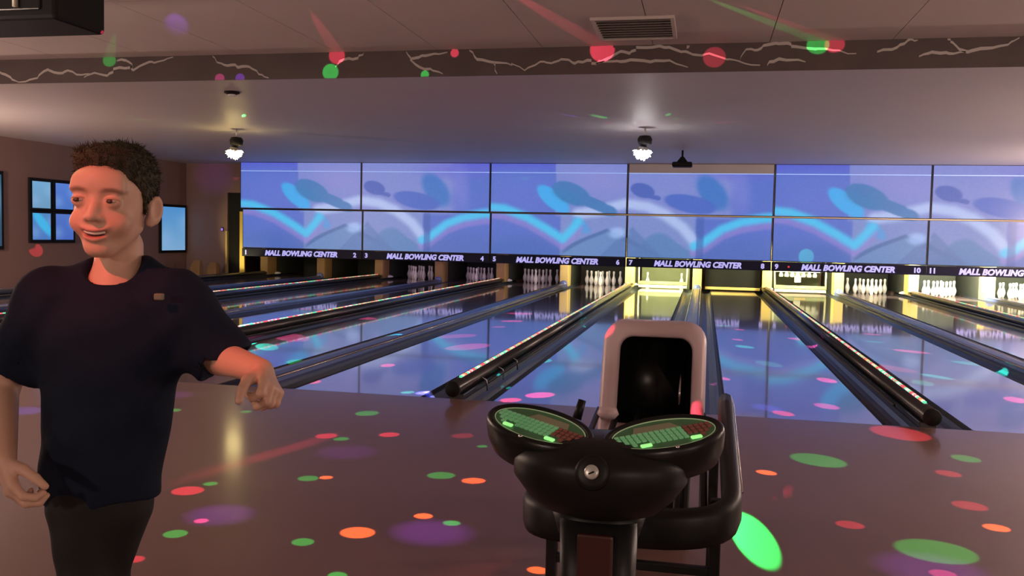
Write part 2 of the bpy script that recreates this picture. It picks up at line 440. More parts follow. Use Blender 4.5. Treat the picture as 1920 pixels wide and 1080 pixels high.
# ------------------------------------------------------------------ lanes, gutters and cappings
def lane(i):
    xc = lane_x(i)
    t = empty('bowling_lane', (xc, FOUL, 0), f'glossy bowling lane running to the pins below numeral {WORD[i]} on the sign', 'lane', 'bowling lanes')
    nseg = 5
    L = (LANE_END - FOUL) / nseg
    me = None
    for s in range(nseg):
        if me is None:
            o = MB().box(-0.533, 0.533, 0.003, L - 0.003, -0.06, 0.0).build('lane_panel', M['lane'], t, world=False)
            me = o.data
        else:
            link('lane_panel', me, t, (0, s * L, 0))
    for sx in (-1, 1):
        prof = []
        for j in range(9):
            a = math.pi * j / 8
            prof.append((math.cos(a) * 0.113, -math.sin(a) * 0.085 - 0.004))
        outer = [(0.1165, -0.004), (0.1165, -0.11), (-0.1165, -0.11), (-0.1165, -0.004)]
        cs = prof + outer[::-1]
        xg = sx * (0.533 + 0.1185)
        rings = [[(xg + a, y, b) for a, b in cs] for y in (0.0, LANE_END - FOUL)]
        MB().loft(rings).build('gutter', M['gutter'], t, world=False)
    return t
for i in range(1, 2 * NP + 1):
    lane(i)

# strip of coloured lamps shared by all tube cappings
led = MB()
yy = 0.12
while yy < 16.4:
    led.mi = rnd.choice((0, 0, 1, 1, 2, 2, 3))
    led.box(-0.011, 0.011, yy - 0.013, yy + 0.013, 0.153, 0.166)
    yy += 0.046
led_mesh = None
bname = {0: 'left of lane one', 7: 'right of lane fourteen'}
for k in range(NP + 1):
    x = X0 + P * k
    where = bname.get(k, f'between lanes {WORD[2 * k]} and {WORD[2 * k + 1]}')
    t = empty('lane_divider', (x, FOUL, 0), (f'black tube capping with a string of coloured lamps {where}' if k else 'unlit black tube capping left of lane one'), 'lane divider', 'lit lane dividers')
    MB().box(-0.056, 0.056, 0.0, LANE_END - FOUL, -0.11, 0.04).build('base_rail', M['tube'], t, world=False, bevel=0.008)
    MB().tube([(0, -0.12, 0.095), (0, 16.9, 0.095)], 0.058, 20).build('tube', M['tube'], t, True, world=False)
    MB().tube([(0, -0.135, 0.095), (0, -0.115, 0.095)], [0.055, 0.062], 20).build('end_plug', M['black'], t, True, world=False)
    if k:
        if led_mesh is None:
            o = led.build('lamp_string', LEDM, t, world=False)
            led_mesh = o.data
        else:
            o = link('lamp_string', led_mesh, t)
        o['kind'] = 'stuff'
    MB().box(-0.014, 0.014, 0.08, 16.5, 0.144, 0.155).build('lamp_channel', M['chrome'], t, world=False)
    for sx in (-1, 1):
        MB().tube([(sx * 0.105, 0.6, 0.045), (sx * 0.105, 16.9, 0.045)], 0.012, 8).build('bumper_rail', M['gutter'], t, True, world=False)
        for q in range(3 if (k == 3 and sx > 0) else 0):
            y = 0.55 + q * 0.62
            MB().tube([(sx * 0.045, y, 0.10), (sx * 0.105, y, 0.07), (sx * 0.112, y, -0.02)], 0.007, 6).build('bumper_post', M['chrome'], t, True, world=False)
    MB().lathe([(0.15, 0.0), (0.20, 0.02), (0.19, 0.05), (0.12, 0.075), (0.001, 0.08)], (0, 17.05, 0.04), 16).build('end_cap', M['white_cap'], t, True, world=False)

for k in range(NP):
    x = X0 + P * k + 1.705
    t = empty('ball_track_capping', (x, FOUL, 0), f'broad blue grey capping over the ball track between lanes {WORD[2 * k + 1]} and {WORD[2 * k + 2]}', 'lane divider', 'broad cappings')
    nseg = 4
    L = 16.3 / nseg
    cs = [(-0.107, -0.11), (-0.107, 0.02), (-0.098, 0.048), (-0.07, 0.066), (0, 0.072), (0.07, 0.066), (0.098, 0.048), (0.107, 0.02), (0.107, -0.11)]
    me = None
    for s in range(nseg):
        if me is None:
            o = MB().loft([[(a, 0.003, b) for a, b in cs], [(a, L - 0.003, b) for a, b in cs]]).build('capping_section', M['cap'], t, world=False)
            me = o.data
        else:
            link('capping_section', me, t, (0, s * L, 0))
    for sx in (-1, 1):
        MB().tube([(sx * 0.096, 0.02, 0.056), (sx * 0.096, 16.3, 0.056)], 0.008, 6).build('edge_strip', M['chrome'], t, True, world=False)
    MB().lathe([(0.107, -0.04), (0.105, 0.06), (0.08, 0.12), (0.04, 0.15), (0.001, 0.155)], (0, 16.42, 0), 14).build('end_dome', M['cap'], t, True, world=False)

# ------------------------------------------------------------------ pits, kickbacks, pins
for k in range(2 * NP + 1):
    pair = (k % 2 == 0)
    x = X0 + P * (k // 2) + (0 if pair else 1.705)
    w = 0.105 if pair else 0.10
    m = M['brown'] if k <= 4 else M['gold']  # same boards: gold tone carries the pit lamps' light, brown the dim lanes
    nm = 'left of lane one' if k == 0 else ('right of lane fourteen' if k == 2 * NP else f'between the pits of lanes {WORD[k]} and {WORD[k + 1]}')
    t = empty('pit_partition', (x, 23.1, 0), f'upright wooden pit partition {nm}', 'partition', 'pit partitions')
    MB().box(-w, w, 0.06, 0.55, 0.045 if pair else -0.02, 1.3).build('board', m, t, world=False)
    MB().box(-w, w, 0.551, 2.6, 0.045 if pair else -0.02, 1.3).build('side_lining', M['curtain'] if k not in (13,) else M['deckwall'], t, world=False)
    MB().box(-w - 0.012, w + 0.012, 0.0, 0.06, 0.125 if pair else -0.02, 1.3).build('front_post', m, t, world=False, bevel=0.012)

pin_prof = [(0.0258, 0), (0.030, 0.006), (0.036, 0.02), (0.0475, 0.057), (0.0585, 0.095), (0.0605, 0.116), (0.0585, 0.14), (0.0495, 0.175), (0.037, 0.21), (0.0272, 0.238), (0.0236, 0.258), (0.0245, 0.28), (0.029, 0.312), (0.0323, 0.343), (0.0300, 0.362), (0.020, 0.377), (0.001, 0.381)]
pin_o = MB().lathe(pin_prof, (0, 0, 0), 16).build('bowling_pin', M['pin'], None, True)
pin_mesh = pin_o.data
pin_used = [False]
def pin(x, y, label, group):
    if not pin_used[0]:
        o = pin_o; pin_used[0] = True
    else:
        o = link('bowling_pin', pin_mesh)
    o.location = (x, y, 0.0005)
    tag(o, label, 'bowling pin', group)
ROW = [(0, 0)] + [(s * 0.1524, 0.264) for s in (-1, 1)] + [(s, 0.528) for s in (-0.3048, 0, 0.3048)] + [(s, 0.792) for s in (-0.4572, -0.1524, 0.1524, 0.4572)]
POS = ['front head pin', 'left of the two second-row pins', 'right of the two second-row pins', 'left of the third row', 'middle of the third row', 'right of the third row', 'far left of the back row', 'inner left of the back row', 'inner right of the back row', 'far right of the back row']
racked = {3, 4, 5, 6, 10, 11, 12, 13, 14}
for i in range(3, 2 * NP + 1):
    if i in racked:
        for (dx, dy), pos in zip(ROW, POS):
            pin(lane_x(i) + dx, PINS + dy, f'white pin, {pos} of the full rack on lane {WORD[i]}', f'ten pins on lane {WORD[i]}')
pin(lane_x(7) - 0.4572, PINS + 0.792, 'left one of the two white pins left standing on lane seven', 'two pins on lane seven')
pin(lane_x(7) + 0.4572, PINS + 0.792, 'right one of the two white pins left standing on lane seven', 'two pins on lane seven')

DECK = {1: (4, (1, .8, .5)), 2: (5, (1, .8, .4)), 3: (4.5, (.8, .55, .95)), 4: (5, (.75, .5, 1)), 5: (6, (.85, .62, .95)), 6: (26, (1, .86, .75)), 7: (150, (1, .97, .5)), 8: (9, (1, .85, .4)),
        9: (170, (1, .97, .55)), 10: (60, (1, .93, .72)), 11: (360, (1, .96, .72)), 12: (300, (1, .97, .7)), 13: (60, (1, .95, .6)), 14: (60, (1, .95, .6))}
for i in range(1, 2 * NP + 1):
    xc = lane_x(i)
    pw_, c_ = DECK[i]
    t = empty('pin_deck_light', (xc, 22.45, 0.9), f'tube lamp behind the sign shining on the pins of lane {WORD[i]}', 'lamp', 'pin deck lights')
    MB().tube([(-0.55, 0, 0.06), (0.55, 0, 0.06)], 0.02, 8).build('tube', M['white_cap'], t, True, world=False)
    MB().box(-0.6, 0.6, -0.08, -0.03, -0.05, 0.12).build('reflector', M['black'], t, world=False)
    lamp('deck_area_light', 'AREA', (xc, 22.47, 0.92), pw_, c_, target=(xc, 24.3, 0.15), size=(1.0, 0.06), parent=t)
    bm_ = M['deckwall'] if i in (7, 9) else M['curtain']
    tc_ = MB().box(xc - 0.66, xc + 0.66, 25.3, 25.34, -0.1, 1.3).build('pit_curtain', bm_)
    tag(tc_, f'dark cushion curtain hanging behind the pins of lane {WORD[i]}', 'curtain', 'pit curtains')

# lane 8: lowered black guard in front of the pins
t = empty('pit_guard', (lane_x(8), 23.3, 0), 'black guard board lowered across the pit of lane eight', 'guard')
MB().box(-0.68, 0.68, 0, 0.04, 0.10, 0.9).build('board', M['black'], t, world=False, bevel=0.01)
MB().box(-0.68, 0.68, -0.05, 0.05, 0.03, 0.10).build('sill', M['gold'], t, world=False, bevel=0.012)
# sweep bars on lanes 7 and 9
for i in (7, 9):
    t = empty('sweep_bar', (lane_x(i), 23.42, 0), f'steel sweep bar lowered in front of the pins of lane {WORD[i]}', 'sweep bar', 'sweep bars')
    MB().box(-0.6, 0.6, -0.02, 0.02, 0.10, 0.19).build('bar', M['deckwall'], t, world=False, bevel=0.01)
    MB().box(-0.62, 0.62, -0.045, -0.02, 0.02, 0.09).build('lower_rail', M['steel'], t, world=False, bevel=0.01)
    MB().box(-0.13, 0.13, -0.03, -0.021, 0.125, 0.165).build('name_plate', M['gold'], t, world=False)
    for s in (-1, 1):
        MB().tube([(s * 0.61, 0, 0.1), (s * 0.62, 0.1, 0.5), (s * 0.62, 0.3, 1.0)], 0.022, 8).build('arm', M['steel'], t, True, world=False)
# lane 9: pinsetter table lowered
t = empty('pinsetter_table', (lane_x(9), 24.1, 0), 'white pinsetter table hanging low over lane nine', 'pinsetter')
MB().loft([[(-0.55, 0, 0.50), (0.55, 0, 0.50), (0.55, 0.9, 0.50), (-0.55, 0.9, 0.50)], [(-0.55, 0, 0.58), (0.55, 0, 0.58), (0.55, 0.9, 0.58), (-0.55, 0.9, 0.58)]]).build('table_plate', M['white_cap'], t, world=False, bevel=0.01)
MB().lathe([(0.30, 0.0), (0.42, 0.06), (0.50, 0.13)], (0, 0.3, 0.36), 24, Matrix.Diagonal((1, 0.5, 1)).to_4x4()).build('curved_skirt', M['deckwall'], t, True, world=False)
for dx in (-0.42, -0.28, -0.14, 0, 0.14, 0.28, 0.42):
    MB().lathe([(0.05, 0), (0.06, 0.04), (0.035, 0.10), (0.02, 0.16)], (dx, -0.03, 0.38), 10).build('pin_cup', M['pin'], t, True, world=False)
MB().box(-0.08, 0.08, -0.06, 0.06, 0.24, 0.40).build('centre_strut', M['white_cap'], t, world=False, bevel=0.01)

# ------------------------------------------------------------------ masking screens
def s2l(c):
    c = np.asarray(c, float) / 255.0
    return np.where(c <= 0.04045, c / 12.92, ((c + 0.055) / 1.055) ** 2.4)

def sst(e0, e1, x):
    t = np.clip((x - e0) / (e1 - e0), 0, 1)
    return t * t * (3 - 2 * t)

def ell(x, y, cx, cy, rx, ry, deg, soft=0.12):
    a = math.radians(deg)
    dx, dy = x - cx, y - cy
    p = (dx * math.cos(a) + dy * math.sin(a)) / rx
    q = (-dx * math.sin(a) + dy * math.cos(a)) / ry
    return 1 - sst(1 - soft, 1 + soft, np.sqrt(p * p + q * q))

def polyd(x, y, pts):
    d = np.full(x.shape, 1e9)
    for (x0, y0), (x1, y1) in zip(pts[:-1], pts[1:]):
        vx, vy = x1 - x0, y1 - y0
        t = np.clip(((x - x0) * vx + (y - y0) * vy) / (vx * vx + vy * vy), 0, 1)
        d = np.minimum(d, np.hypot(x - x0 - t * vx, y - y0 - t * vy))
    return d

def mixc(base, col, m):
    return base * (1 - m[..., None]) + np.array(col, float) * m[..., None]

def picture(x, y, variant=0):
    """abstract blue bowling picture, unit coordinates x 445..920, y 303..476 ; returns sRGB 0..255"""
    c = np.zeros(x.shape + (3,)) + np.array((84, 110, 196), float)
    c = mixc(c, (80, 88, 205), sst(330, 300, y) * 0.8)
    c = mixc(c, (78, 108, 182), sst(420, 475, y) * 0.9)
    c = mixc(c, (96, 116, 204), ell(x, y, 500, 360, 70, 40, 0, 0.8) * 0.6)
    wob = 4 * np.sin(x * 0.05) + 3 * np.sin(y * 0.11 + x * 0.02)
    # pale area
    pal = sst(559, 561, x) * (1 - sst(840, 865, x + wob)) * (1 - sst(395, 405, y))
    c = mixc(c, (126, 138, 204), pal * 0.85)
    pal2 = sst(567, 570, x) * (1 - sst(794, 797, x)) * sst(393, 396, y)
    c = mixc(c, (128, 145, 200), pal2 * 0.8)
    c = mixc(c, (142, 138, 208), ell(x, y, 640, 335, 45, 22, 10, 0.9) * 0.5)
    # purple upper right
    c = mixc(c, (100, 98, 202), ell(x, y, 860, 315, 60, 14, 0, 0.9) * 0.6)
    c = mixc(c, (116, 126, 208), ell(x, y, 868, 350, 14, 42, -5, 0.7) * 0.7)
    # white swoosh
    d = polyd(x, y, [(600, 396), (640, 389), (680, 377), (715, 382), (745, 395), (775, 418), (800, 450)])
    c = mixc(c, (178, 198, 240), (1 - sst(3, 15, d)) * 0.8)
    # blue leaf and pin shape
    lf = ell(x, y, 556, 370, 36, 15, 42, 0.15)
    c = mixc(c, (62, 165, 232), lf)
    pn = np.maximum(ell(x, y, 588, 359, 36, 19, 26, 0.1), np.maximum(1 - sst(9, 11, polyd(x, y, [(600, 366), (640, 383)])), ell(x, y, 650, 388, 18, 9, 18, 0.2)))
    c = mixc(c, (62, 118, 180), pn * 0.95)
    c = mixc(c, (48, 122, 180), ell(x, y, 580, 366, 24, 10, 26, 0.6) * 0.6)
    # drops at right
    dp = np.maximum(ell(x, y, 706, 352, 21, 13, 18, 0.1), 1 - sst(3, 5, polyd(x, y, [(718, 362), (733, 366)])))
    c = mixc(c, (72, 98, 180), dp)
    c = mixc(c, (52, 112, 190), ell(x, y, 822, 355, 20, 36, -35, 0.25) * 0.85)
    c = mixc(c, (70, 102, 190), ell(x, y, 786, 376, 44, 16, 12, 0.12) * 0.95)
    # lower arcs
    c = mixc(c, (88, 128, 180), (1 - sst(60, 62, np.hypot((x - 590) * 1.0, (y - 505) * 0.9))) * 0.0 + 0.0 * x)
    hill = 1 - sst(-3, 3, (np.abs(x - 655) * 0.62 + 424) - y - 0) 
    hill = np.clip(sst(0, 6, y - (np.abs(x - 650) * 0.58 + 424 + wob * 0.5)), 0, 1)
    c = mixc(c, (98, 135, 188), hill * 0.9)
    edge = (1 - sst(2, 6, np.abs(y - (np.abs(x - 650) * 0.58 + 424 + wob * 0.5)))) * sst(565, 580, x) * (1 - sst(700, 780, x))
    c = mixc(c, (66, 104, 160), edge * 0.8)
    h2 = np.clip(sst(0, 8, y - (((x - 742) / 9.0) ** 2 * 1.0 + 430 + wob)), 0, 1)
    c = mixc(c, (76, 124, 178), h2 * 0.7)
    h3 = np.clip(sst(0, 6, y - (np.abs(x - 690) * 1.1 + 415)), 0, 1)
    c = mixc(c, (84, 118, 176), h3 * 0.7)
    c = mixc(c, (160, 190, 240), ell(x, y, 668, 430, 14, 10, 0, 0.5) * 0.8)
    c = mixc(c, (80, 150, 215), ell(x, y, 605, 417, 20, 9, 45, 0.3) * sst(394, 397, y) * 0.9)
    # cyan bands with pink lower edge
    for pts in ([(440, 386), (470, 389), (510, 404), (545, 425), (573, 444), (590, 424), (600, 410)], [(795, 452), (808, 446), (840, 419), (870, 406), (905, 399), (925, 397)]):
        d2 = polyd(x, y - 12, pts)
        c = mixc(c, (145, 128, 205), (1 - sst(4, 12, d2)) * 0.65)
        d = polyd(x, y, pts)
        c = mixc(c, (72, 190, 236), (1 - sst(2, 13, d)) * 0.95)
    dk = np.clip(sst(0, 30, y - (((x - 500) / 60.0) ** 2 * 22 + 428)), 0, 1) * (1 - sst(560, 572, x))
    c = mixc(c, (70, 104, 182), dk * 0.7)
    dk = np.clip(sst(0, 30, y - (((x - 880) / 60.0) ** 2 * 22 + 425)), 0, 1) * sst(800, 812, x)
    c = mixc(c, (80, 106, 185), dk * 0.6)
    c = mixc(c, (62, 92, 165), (sst(797, 799, x) * (1 - sst(808, 812, x)) * sst(396, 400, y)) * 0.6)
    g = np.sin(x * 12.9898 + y * 78.233) * 43758.5453
    c += ((g - np.floor(g)) - 0.5)[..., None] * 5
    return np.clip(c, 0, 255)

def pic_grid(name, parent, corner, ux, uz, nx, nz, fn, mtl):
    """lit picture plane: corner + i*ux + j*uz in the parent's space"""
    i, j = np.meshgrid(np.linspace(0, 1, nx + 1), np.linspace(0, 1, nz + 1))
    co = np.array(corner)[None, None] + i[..., None] * np.array(ux) + j[..., None] * np.array(uz)
    vs_ = co.reshape(-1, 3)
    idx = np.arange((nx + 1) * (nz + 1)).reshape(nz + 1, nx + 1)
    q = np.stack([idx[:-1, :-1], idx[:-1, 1:], idx[1:, 1:], idx[1:, :-1]], -1).reshape(-1, 4)
    me = bpy.data.meshes.new(name)
    me.from_pydata(vs_.tolist(), [], q.tolist())
    me.materials.append(mtl)
    a = me.color_attributes.new('picture', 'FLOAT_COLOR', 'POINT')
    col = np.ones((len(vs_), 4), np.float32)
    col[:, :3] = s2l(fn(i, j)).reshape(-1, 3)
    a.data.foreach_set('color', col.ravel())
    me.update()
    return link(name, me, parent)

ZB, ZM, ZT = 0.812, 1.853, 2.845
ordinal = [f'{WORD[2 * q + 1]} and {WORD[2 * q + 2]}' for q in range(NP)]
for k in range(NP):
    xa = X0 + P * k
    half = k % 2
    for row in (0, 1):
        y = MASK if row == 0 else MASK - 0.12
        za, zb = (ZB, ZM - 0.012) if row == 0 else (ZM + 0.012, 3.075)
        rn = 'lower' if row == 0 else 'upper'
        t = empty('masking_screen', (xa, y, za), f'{rn} glowing blue picture screen above lanes {ordinal[k]}', 'screen', f'{rn} row of masking screens')
        MB().box(0.004, P - 0.004, 0.012, 0.09, 0, zb - za).build('frame', M['bezel'], t, world=False)
        gap = 0.026
        def fn(i, j, z0=za, z1=(zb if row == 0 else ZT), half=half):
            x = 445 + 237.5 * (half + i)
            z = z0 + (z1 - z0) * j
            yy_ = 303 + (3.08 - z) / (3.08 - ZB) * 172
            return picture(x, yy_)
        if row == 0:
            pic_grid('picture', t, (gap, 0.0, 0.02), (P - 2 * gap, 0, 0), (0, 0, zb - za - 0.03), 110, 40, fn, M['screen'])
        else:
            pic_grid('picture', t, (gap, 0.0, 0.015), (P - 2 * gap, 0, 0), (0, 0, ZT - za - 0.02), 110, 40, fn, M['screen'])
            if k != 3:
                pic_grid('header_picture', t, (gap, 0.0, ZT - za + 0.012), (P - 2 * gap, 0, 0), (0, 0, 3.07 - ZT - 0.015), 80, 8, lambda i, j, f=fn: f(i, j, ZT, 3.07), M['screen'])
            else:
                MB().box(gap, P - gap, -0.004, 0.012, ZT - za + 0.012, 3.07 - za).build('header_board', M['lowceil'], t, world=False)
            MB().box(gap, P - gap, -0.006, 0.004, ZT - za - 0.006, ZT - za + 0.012).build('header_strip', mat('glowing_trim', (0.4, 0.5, 0.7), 0.4, emit=(0.26, 0.42, 0.85), estr=0.9, sample=False), t, world=False)  # trim seam given its own glow for the picture light it catches

# signs
def text_mesh(body, size, shear, offset, extrude):
    c = bpy.data.curves.new('lettering', 'FONT')
    c.body = body
    c.size = size
    c.shear = shear
    c.offset = offset
    c.extrude = extrude
    c.resolution_u = 3
    o = bpy.data.objects.new('lettering_tmp', c)
    COL.objects.link(o)
    dg = bpy.context.evaluated_depsgraph_get()
    me = bpy.data.meshes.new_from_object(o.evaluated_get(dg))
    bpy.data.objects.remove(o)
    n = len(me.vertices)
    v = np.zeros(n * 3); me.vertices.foreach_get('co', v); v = v.reshape(-1, 3)
    lo, hi = v.min(0), v.max(0)
    v[:, 0] -= (lo[0] + hi[0]) / 2; v[:, 1] -= (lo[1] + hi[1]) / 2
    w = np.stack([v[:, 0], -v[:, 2], v[:, 1]], -1)
    me.vertices.foreach_set('co', w.ravel())
    me.materials.clear()
    me.materials.append(M['letter'])
    me.update()
    return me, hi - lo

title_me, tsz = text_mesh('MALL BOWLING CENTER', 0.2, 0.22, 0.010, 0.004)
for k in range(NP):
    xa = X0 + P * k
    t = empty('lane_sign', (xa, MASK - 0.02, 0.59), f'black sign board reading MALL BOWLING CENTER with numerals {WORD[2 * k + 1]} and {WORD[2 * k + 2]}', 'sign', 'lane signs')
    MB().box(0.006, P - 0.006, 0.0, 0.05, 0.0, 0.215).build('board', M['sign'], t, world=False, bevel=0.006)
    o = link('lettering', title_me, t, (P * 0.5, -0.005, 0.105))
    o.scale = (2.06 / tsz[0], 1, 0.148 / tsz[1])
    for n_, fx in ((2 * k + 1, 0.035), (2 * k + 2, 0.942)):
        nm, ns = text_mesh(str(n_), 0.18, 0.0, 0.008, 0.004)
        o = link('numeral', nm, t, (P * fx, -0.005, 0.105))
        o.scale = (0.9, 1, 0.125 / ns[1])
    if k == 4:
        MB().lathe([(0.022, 0), (0.022, 0.008), (0.001, 0.012)], (P * 0.115, 0.002, 0.105), 10, Matrix.Rotation(math.radians(90), 4, 'X')).build('indicator_lamp', mat('red_indicator', (0.4, 0.02, 0.02), 0.4, emit=(1, 0.05, 0.06), estr=0.9), t, True, world=False)

# ------------------------------------------------------------------ wall screens at the left
def tv(y0, y1, z0, z1, label, fn):
    t = empty('wall_screen', (XL, (y0 + y1) / 2, z0), label, 'screen', 'small screens on the left wall')
    MB().box(XL + 0.002, XL + 0.05, y0 - 0.07, y1 + 0.07, z0 - 0.07, z1 + 0.07).build('frame', M['black'], t, bevel=0.008)
    pic_grid('picture', t, (0.056, y0 - (y0 + y1) / 2, 0), (0, y1 - y0, 0), (0, 0, z1 - z0), 24, 24, fn, M['screen'])
def plain(c0, c1, arc=None):
    def fn(i, j):
        c = np.array(c0, float)[None, None] * (1 - j[..., None]) + np.array(c1, float)[None, None] * j[..., None]
        c = mixc(c, (150, 185, 225), 0.35 * (0.5 + 0.5 * np.sin(i * 5 + j * 4)) * (0.5 + 0.5 * np.sin(j * 7 - i * 3)))
        if arc:
            c = mixc(c, (60, 175, 225), ell(i, j, *arc))
        return c
    return fn
tv(16.52, 17.06, 1.66, 2.23, 'upper left small blue wall screen left of the boy, palest of its four', plain((105, 150, 185), (110, 165, 205)))
tv(17.22, 17.78, 1.66, 2.23, 'upper right small blue wall screen beside the boy\'s cheek', plain((70, 110, 190), (80, 120, 205)))
tv(16.52, 17.06, 0.98, 1.55, 'lower left small wall screen with a cyan arc, left of the boy', plain((70, 115, 185), (75, 130, 190), (0.55, 0.62, 0.75, 0.2, -40, 0.4)))
tv(17.22, 17.78, 0.98, 1.55, 'lower right small blue wall screen beside the boy\'s jaw', plain((65, 100, 185), (75, 110, 190)))
tv(21.17, 22.25, 0.70, 1.86, 'tall pale blue wall screen right of the boy\'s ear', plain((120, 165, 205), (75, 140, 200)))
tv(14.9, 15.66, 0.85, 2.3, 'dark edged wall screen at the far left border of the picture', plain((40, 70, 95), (35, 80, 100)))

t = empty('wall_lamp', (-12.94, 22.39, 1.29), 'small purple lamp on the brown wall beside the dark doorway', 'lamp')
MB().box(-12.985, -12.895, 22.36, 22.399, 1.24, 1.34).build('housing', M['black'], t, bevel=0.01)
MB().box(-12.97, -12.91, 22.345, 22.36, 1.255, 1.325).build('lens', mat('purple_lens', (0.2, 0.1, 0.4), 0.3, emit=(0.28, 0.16, 0.75), estr=0.9, sample=False), t, bevel=0.01)
for q, (x, y, h_, l_) in enumerate(((-13.12, 21.4, 0.47, 'taller brown wedge-topped block on the floor by the far left wall'), (-12.82, 21.7, 0.42, 'shorter brown wedge-topped block beside the dark doorway'))):
    mb = MB()
    mb.loft([[(x - 0.15, y - 0.12, 0), (x + 0.15, y - 0.12, 0), (x + 0.15, y + 0.12, 0), (x - 0.15, y + 0.12, 0)],
             [(x - 0.14, y - 0.11, h_ * 0.6), (x + 0.14, y - 0.11, h_ * 0.6), (x + 0.14, y + 0.11, h_ * 0.6), (x - 0.14, y + 0.11, h_ * 0.6)],
             [(x - 0.05, y - 0.05, h_), (x + 0.11, y - 0.05, h_), (x + 0.11, y + 0.05, h_), (x - 0.05, y + 0.05, h_)]])
    tag(mb.build('wooden_block', M['brown'], None, bevel=0.03, seg=3), l_, 'block', 'brown blocks')

# ------------------------------------------------------------------ ceiling fixtures
# party lights: dark bases on the ceiling over the approach
for n_, pz in enumerate(FIX):
    t = empty('party_light', (pz.x, pz.y, ZN), ['dark party light base on the ceiling left of the middle of the approach', 'dark party light base on the ceiling right of the middle of the approach', 'dark party light base on the ceiling of the concourse'][n_], 'lamp', 'party lights over the approach')
    MB().lathe([(0.09, -0.001), (0.09, -0.03), (0.05, -0.045)], (pz.x, pz.y, ZN), 18).build('base', M['black'], t, True)
    MB().lathe([(0.045, -0.04), (0.05, -0.055), (0.03, -0.075)], (pz.x, pz.y, ZN), 18).build('lamp_cap', M['chrome'], t, True)
# the two glowing ball lights over the lanes
for c, em, lb in ((BALL_L, (1.0, 0.76, 0.30), 'warm glowing ball light hanging over lane four, left of the screens'), (BALL_R, (1.0, 0.93, 0.95), 'white glowing ball light hanging over the lanes in front of the middle screens')):
    t = empty('ball_light', c, lb, 'lamp', 'ball lights over the lanes')
    em_m = mat('ball_light_lens', (0.6, 0.6, 0.6), 0.3, emit=em, estr=26.0)
    sh = MB().lathe([(0.001, -0.10), (0.05, -0.087), (0.087, -0.05), (0.10, 0), (0.09, 0.045), (0.06, 0.08)], c, 18)
    sh.build('shell', M['chrome'], t, True)
    gold_a = math.pi * (3 - math.sqrt(5))
    for q in range(52):
        zz = 1 - 2 * (q + 0.5) / 100
        rr = math.sqrt(max(0, 1 - zz * zz))
        d = Vector((rr * math.cos(gold_a * q), rr * math.sin(gold_a * q), -zz))
        Q = d.to_track_quat('Z', 'Y').to_matrix().to_4x4()
        big = 0.15 if q % 3 else 0.165
        lens = MB().lathe([(0.017, 0.09), (0.017, 0.11), (0.011, big - 0.02), (0.001, big)], c, 6, Q)
        lens.build('lens', em_m, t, True)
    MB().lathe([(0.06, 0.09), (0.11, 0.11), (0.12, 0.19), (0.09, 0.24), (0.02, 0.25)], c + Vector((0.03, 0.02, 0)), 18).build('housing', M['black'], t, True)
    MB().tube([c + Vector((0.03, 0.02, 0.24)), Vector((c.x + 0.03, c.y + 0.02, ZL))], 0.012, 8).build('stem', M['steel'], t, True)

# projector
x, y = -0.48, 18.5
t = empty('projector', (x, y, ZL), 'dark projector hanging from the low ceiling in front of the screens', 'projector')
MB().box(x - 0.20, x + 0.20, y - 0.16, y + 0.16, 2.74, 2.84).build('body', M['black'], t, bevel=0.03)
MB().loft([[(x - 0.11, y - 0.08, 2.84), (x + 0.11, y - 0.08, 2.84), (x + 0.11, y + 0.08, 2.84), (x - 0.11, y + 0.08, 2.84)], [(x - 0.03, y - 0.03, 2.95), (x + 0.03, y - 0.03, 2.95), (x + 0.03, y + 0.03, 2.95), (x - 0.03, y + 0.03, 2.95)]]).build('mount', M['black'], t)
MB().tube([(x, y, 2.94), (x, y, ZL)], 0.02, 8).build('pole', M['black'], t, True)
MB().tube([(x + 0.1, y + 0.15, 2.79), (x + 0.1, y + 0.19, 2.79)], 0.035, 12).build('lens', M['blackgloss'], t, True)
# smoke detector
x, y = -6.097, 10.774
t = empty('smoke_detector', (x, y, ZL), 'small round detector on the low ceiling just behind the bulkhead', 'detector')
MB().lathe([(0.10, 0.0), (0.10, -0.02), (0.06, -0.035)], (x, y, ZL), 18).build('base', M['black'], t, True)
MB().lathe([(0.05, -0.03), (0.045, -0.055), (0.02, -0.065)], (x, y, ZL), 14).build('sensor', M['white_cap'], t, True)
# ceiling vent
x, y = -0.74, 9.1
t = empty('ceiling_vent', (x, y, ZN), 'square ceiling air vent in front of the lightning bulkhead', 'vent')
mb = MB()
for a, b in ((0.40, 0.36),):
    mb.box(x - a, x + a, y - a - 0.06, y - b - 0.06, ZN - 0.03, ZN); mb.box(x - a, x + a, y + b + 0.06, y + a + 0.06, ZN - 0.03, ZN)
    mb.box(x - a, x - b, y - b - 0.06, y + b + 0.06, ZN - 0.03, ZN); mb.box(x + b, x + a, y - b - 0.06, y + b + 0.06, ZN - 0.03, ZN)
mb.build('frame', M['ceil'], t, bevel=0.006)
for q in range(8):
    yy = y - 0.36 + q * 0.103
    MB().loft([[(x - 0.36, yy - 0.035, ZN - 0.035), (x + 0.36, yy - 0.035, ZN - 0.035), (x + 0.36, yy - 0.03, ZN - 0.03), (x - 0.36, yy - 0.03, ZN - 0.03)], [(x - 0.36, yy + 0.03, ZN - 0.004), (x + 0.36, yy + 0.03, ZN - 0.004), (x + 0.36, yy + 0.034, ZN - 0.001), (x - 0.36, yy + 0.034, ZN - 0.001)]]).build('louvre', M['ceil'], t)
MB().box(x - 0.36, x + 0.36, y - 0.42, y + 0.42, ZN - 0.002, ZN - 0.0005).build('backing', M['seam'], t)
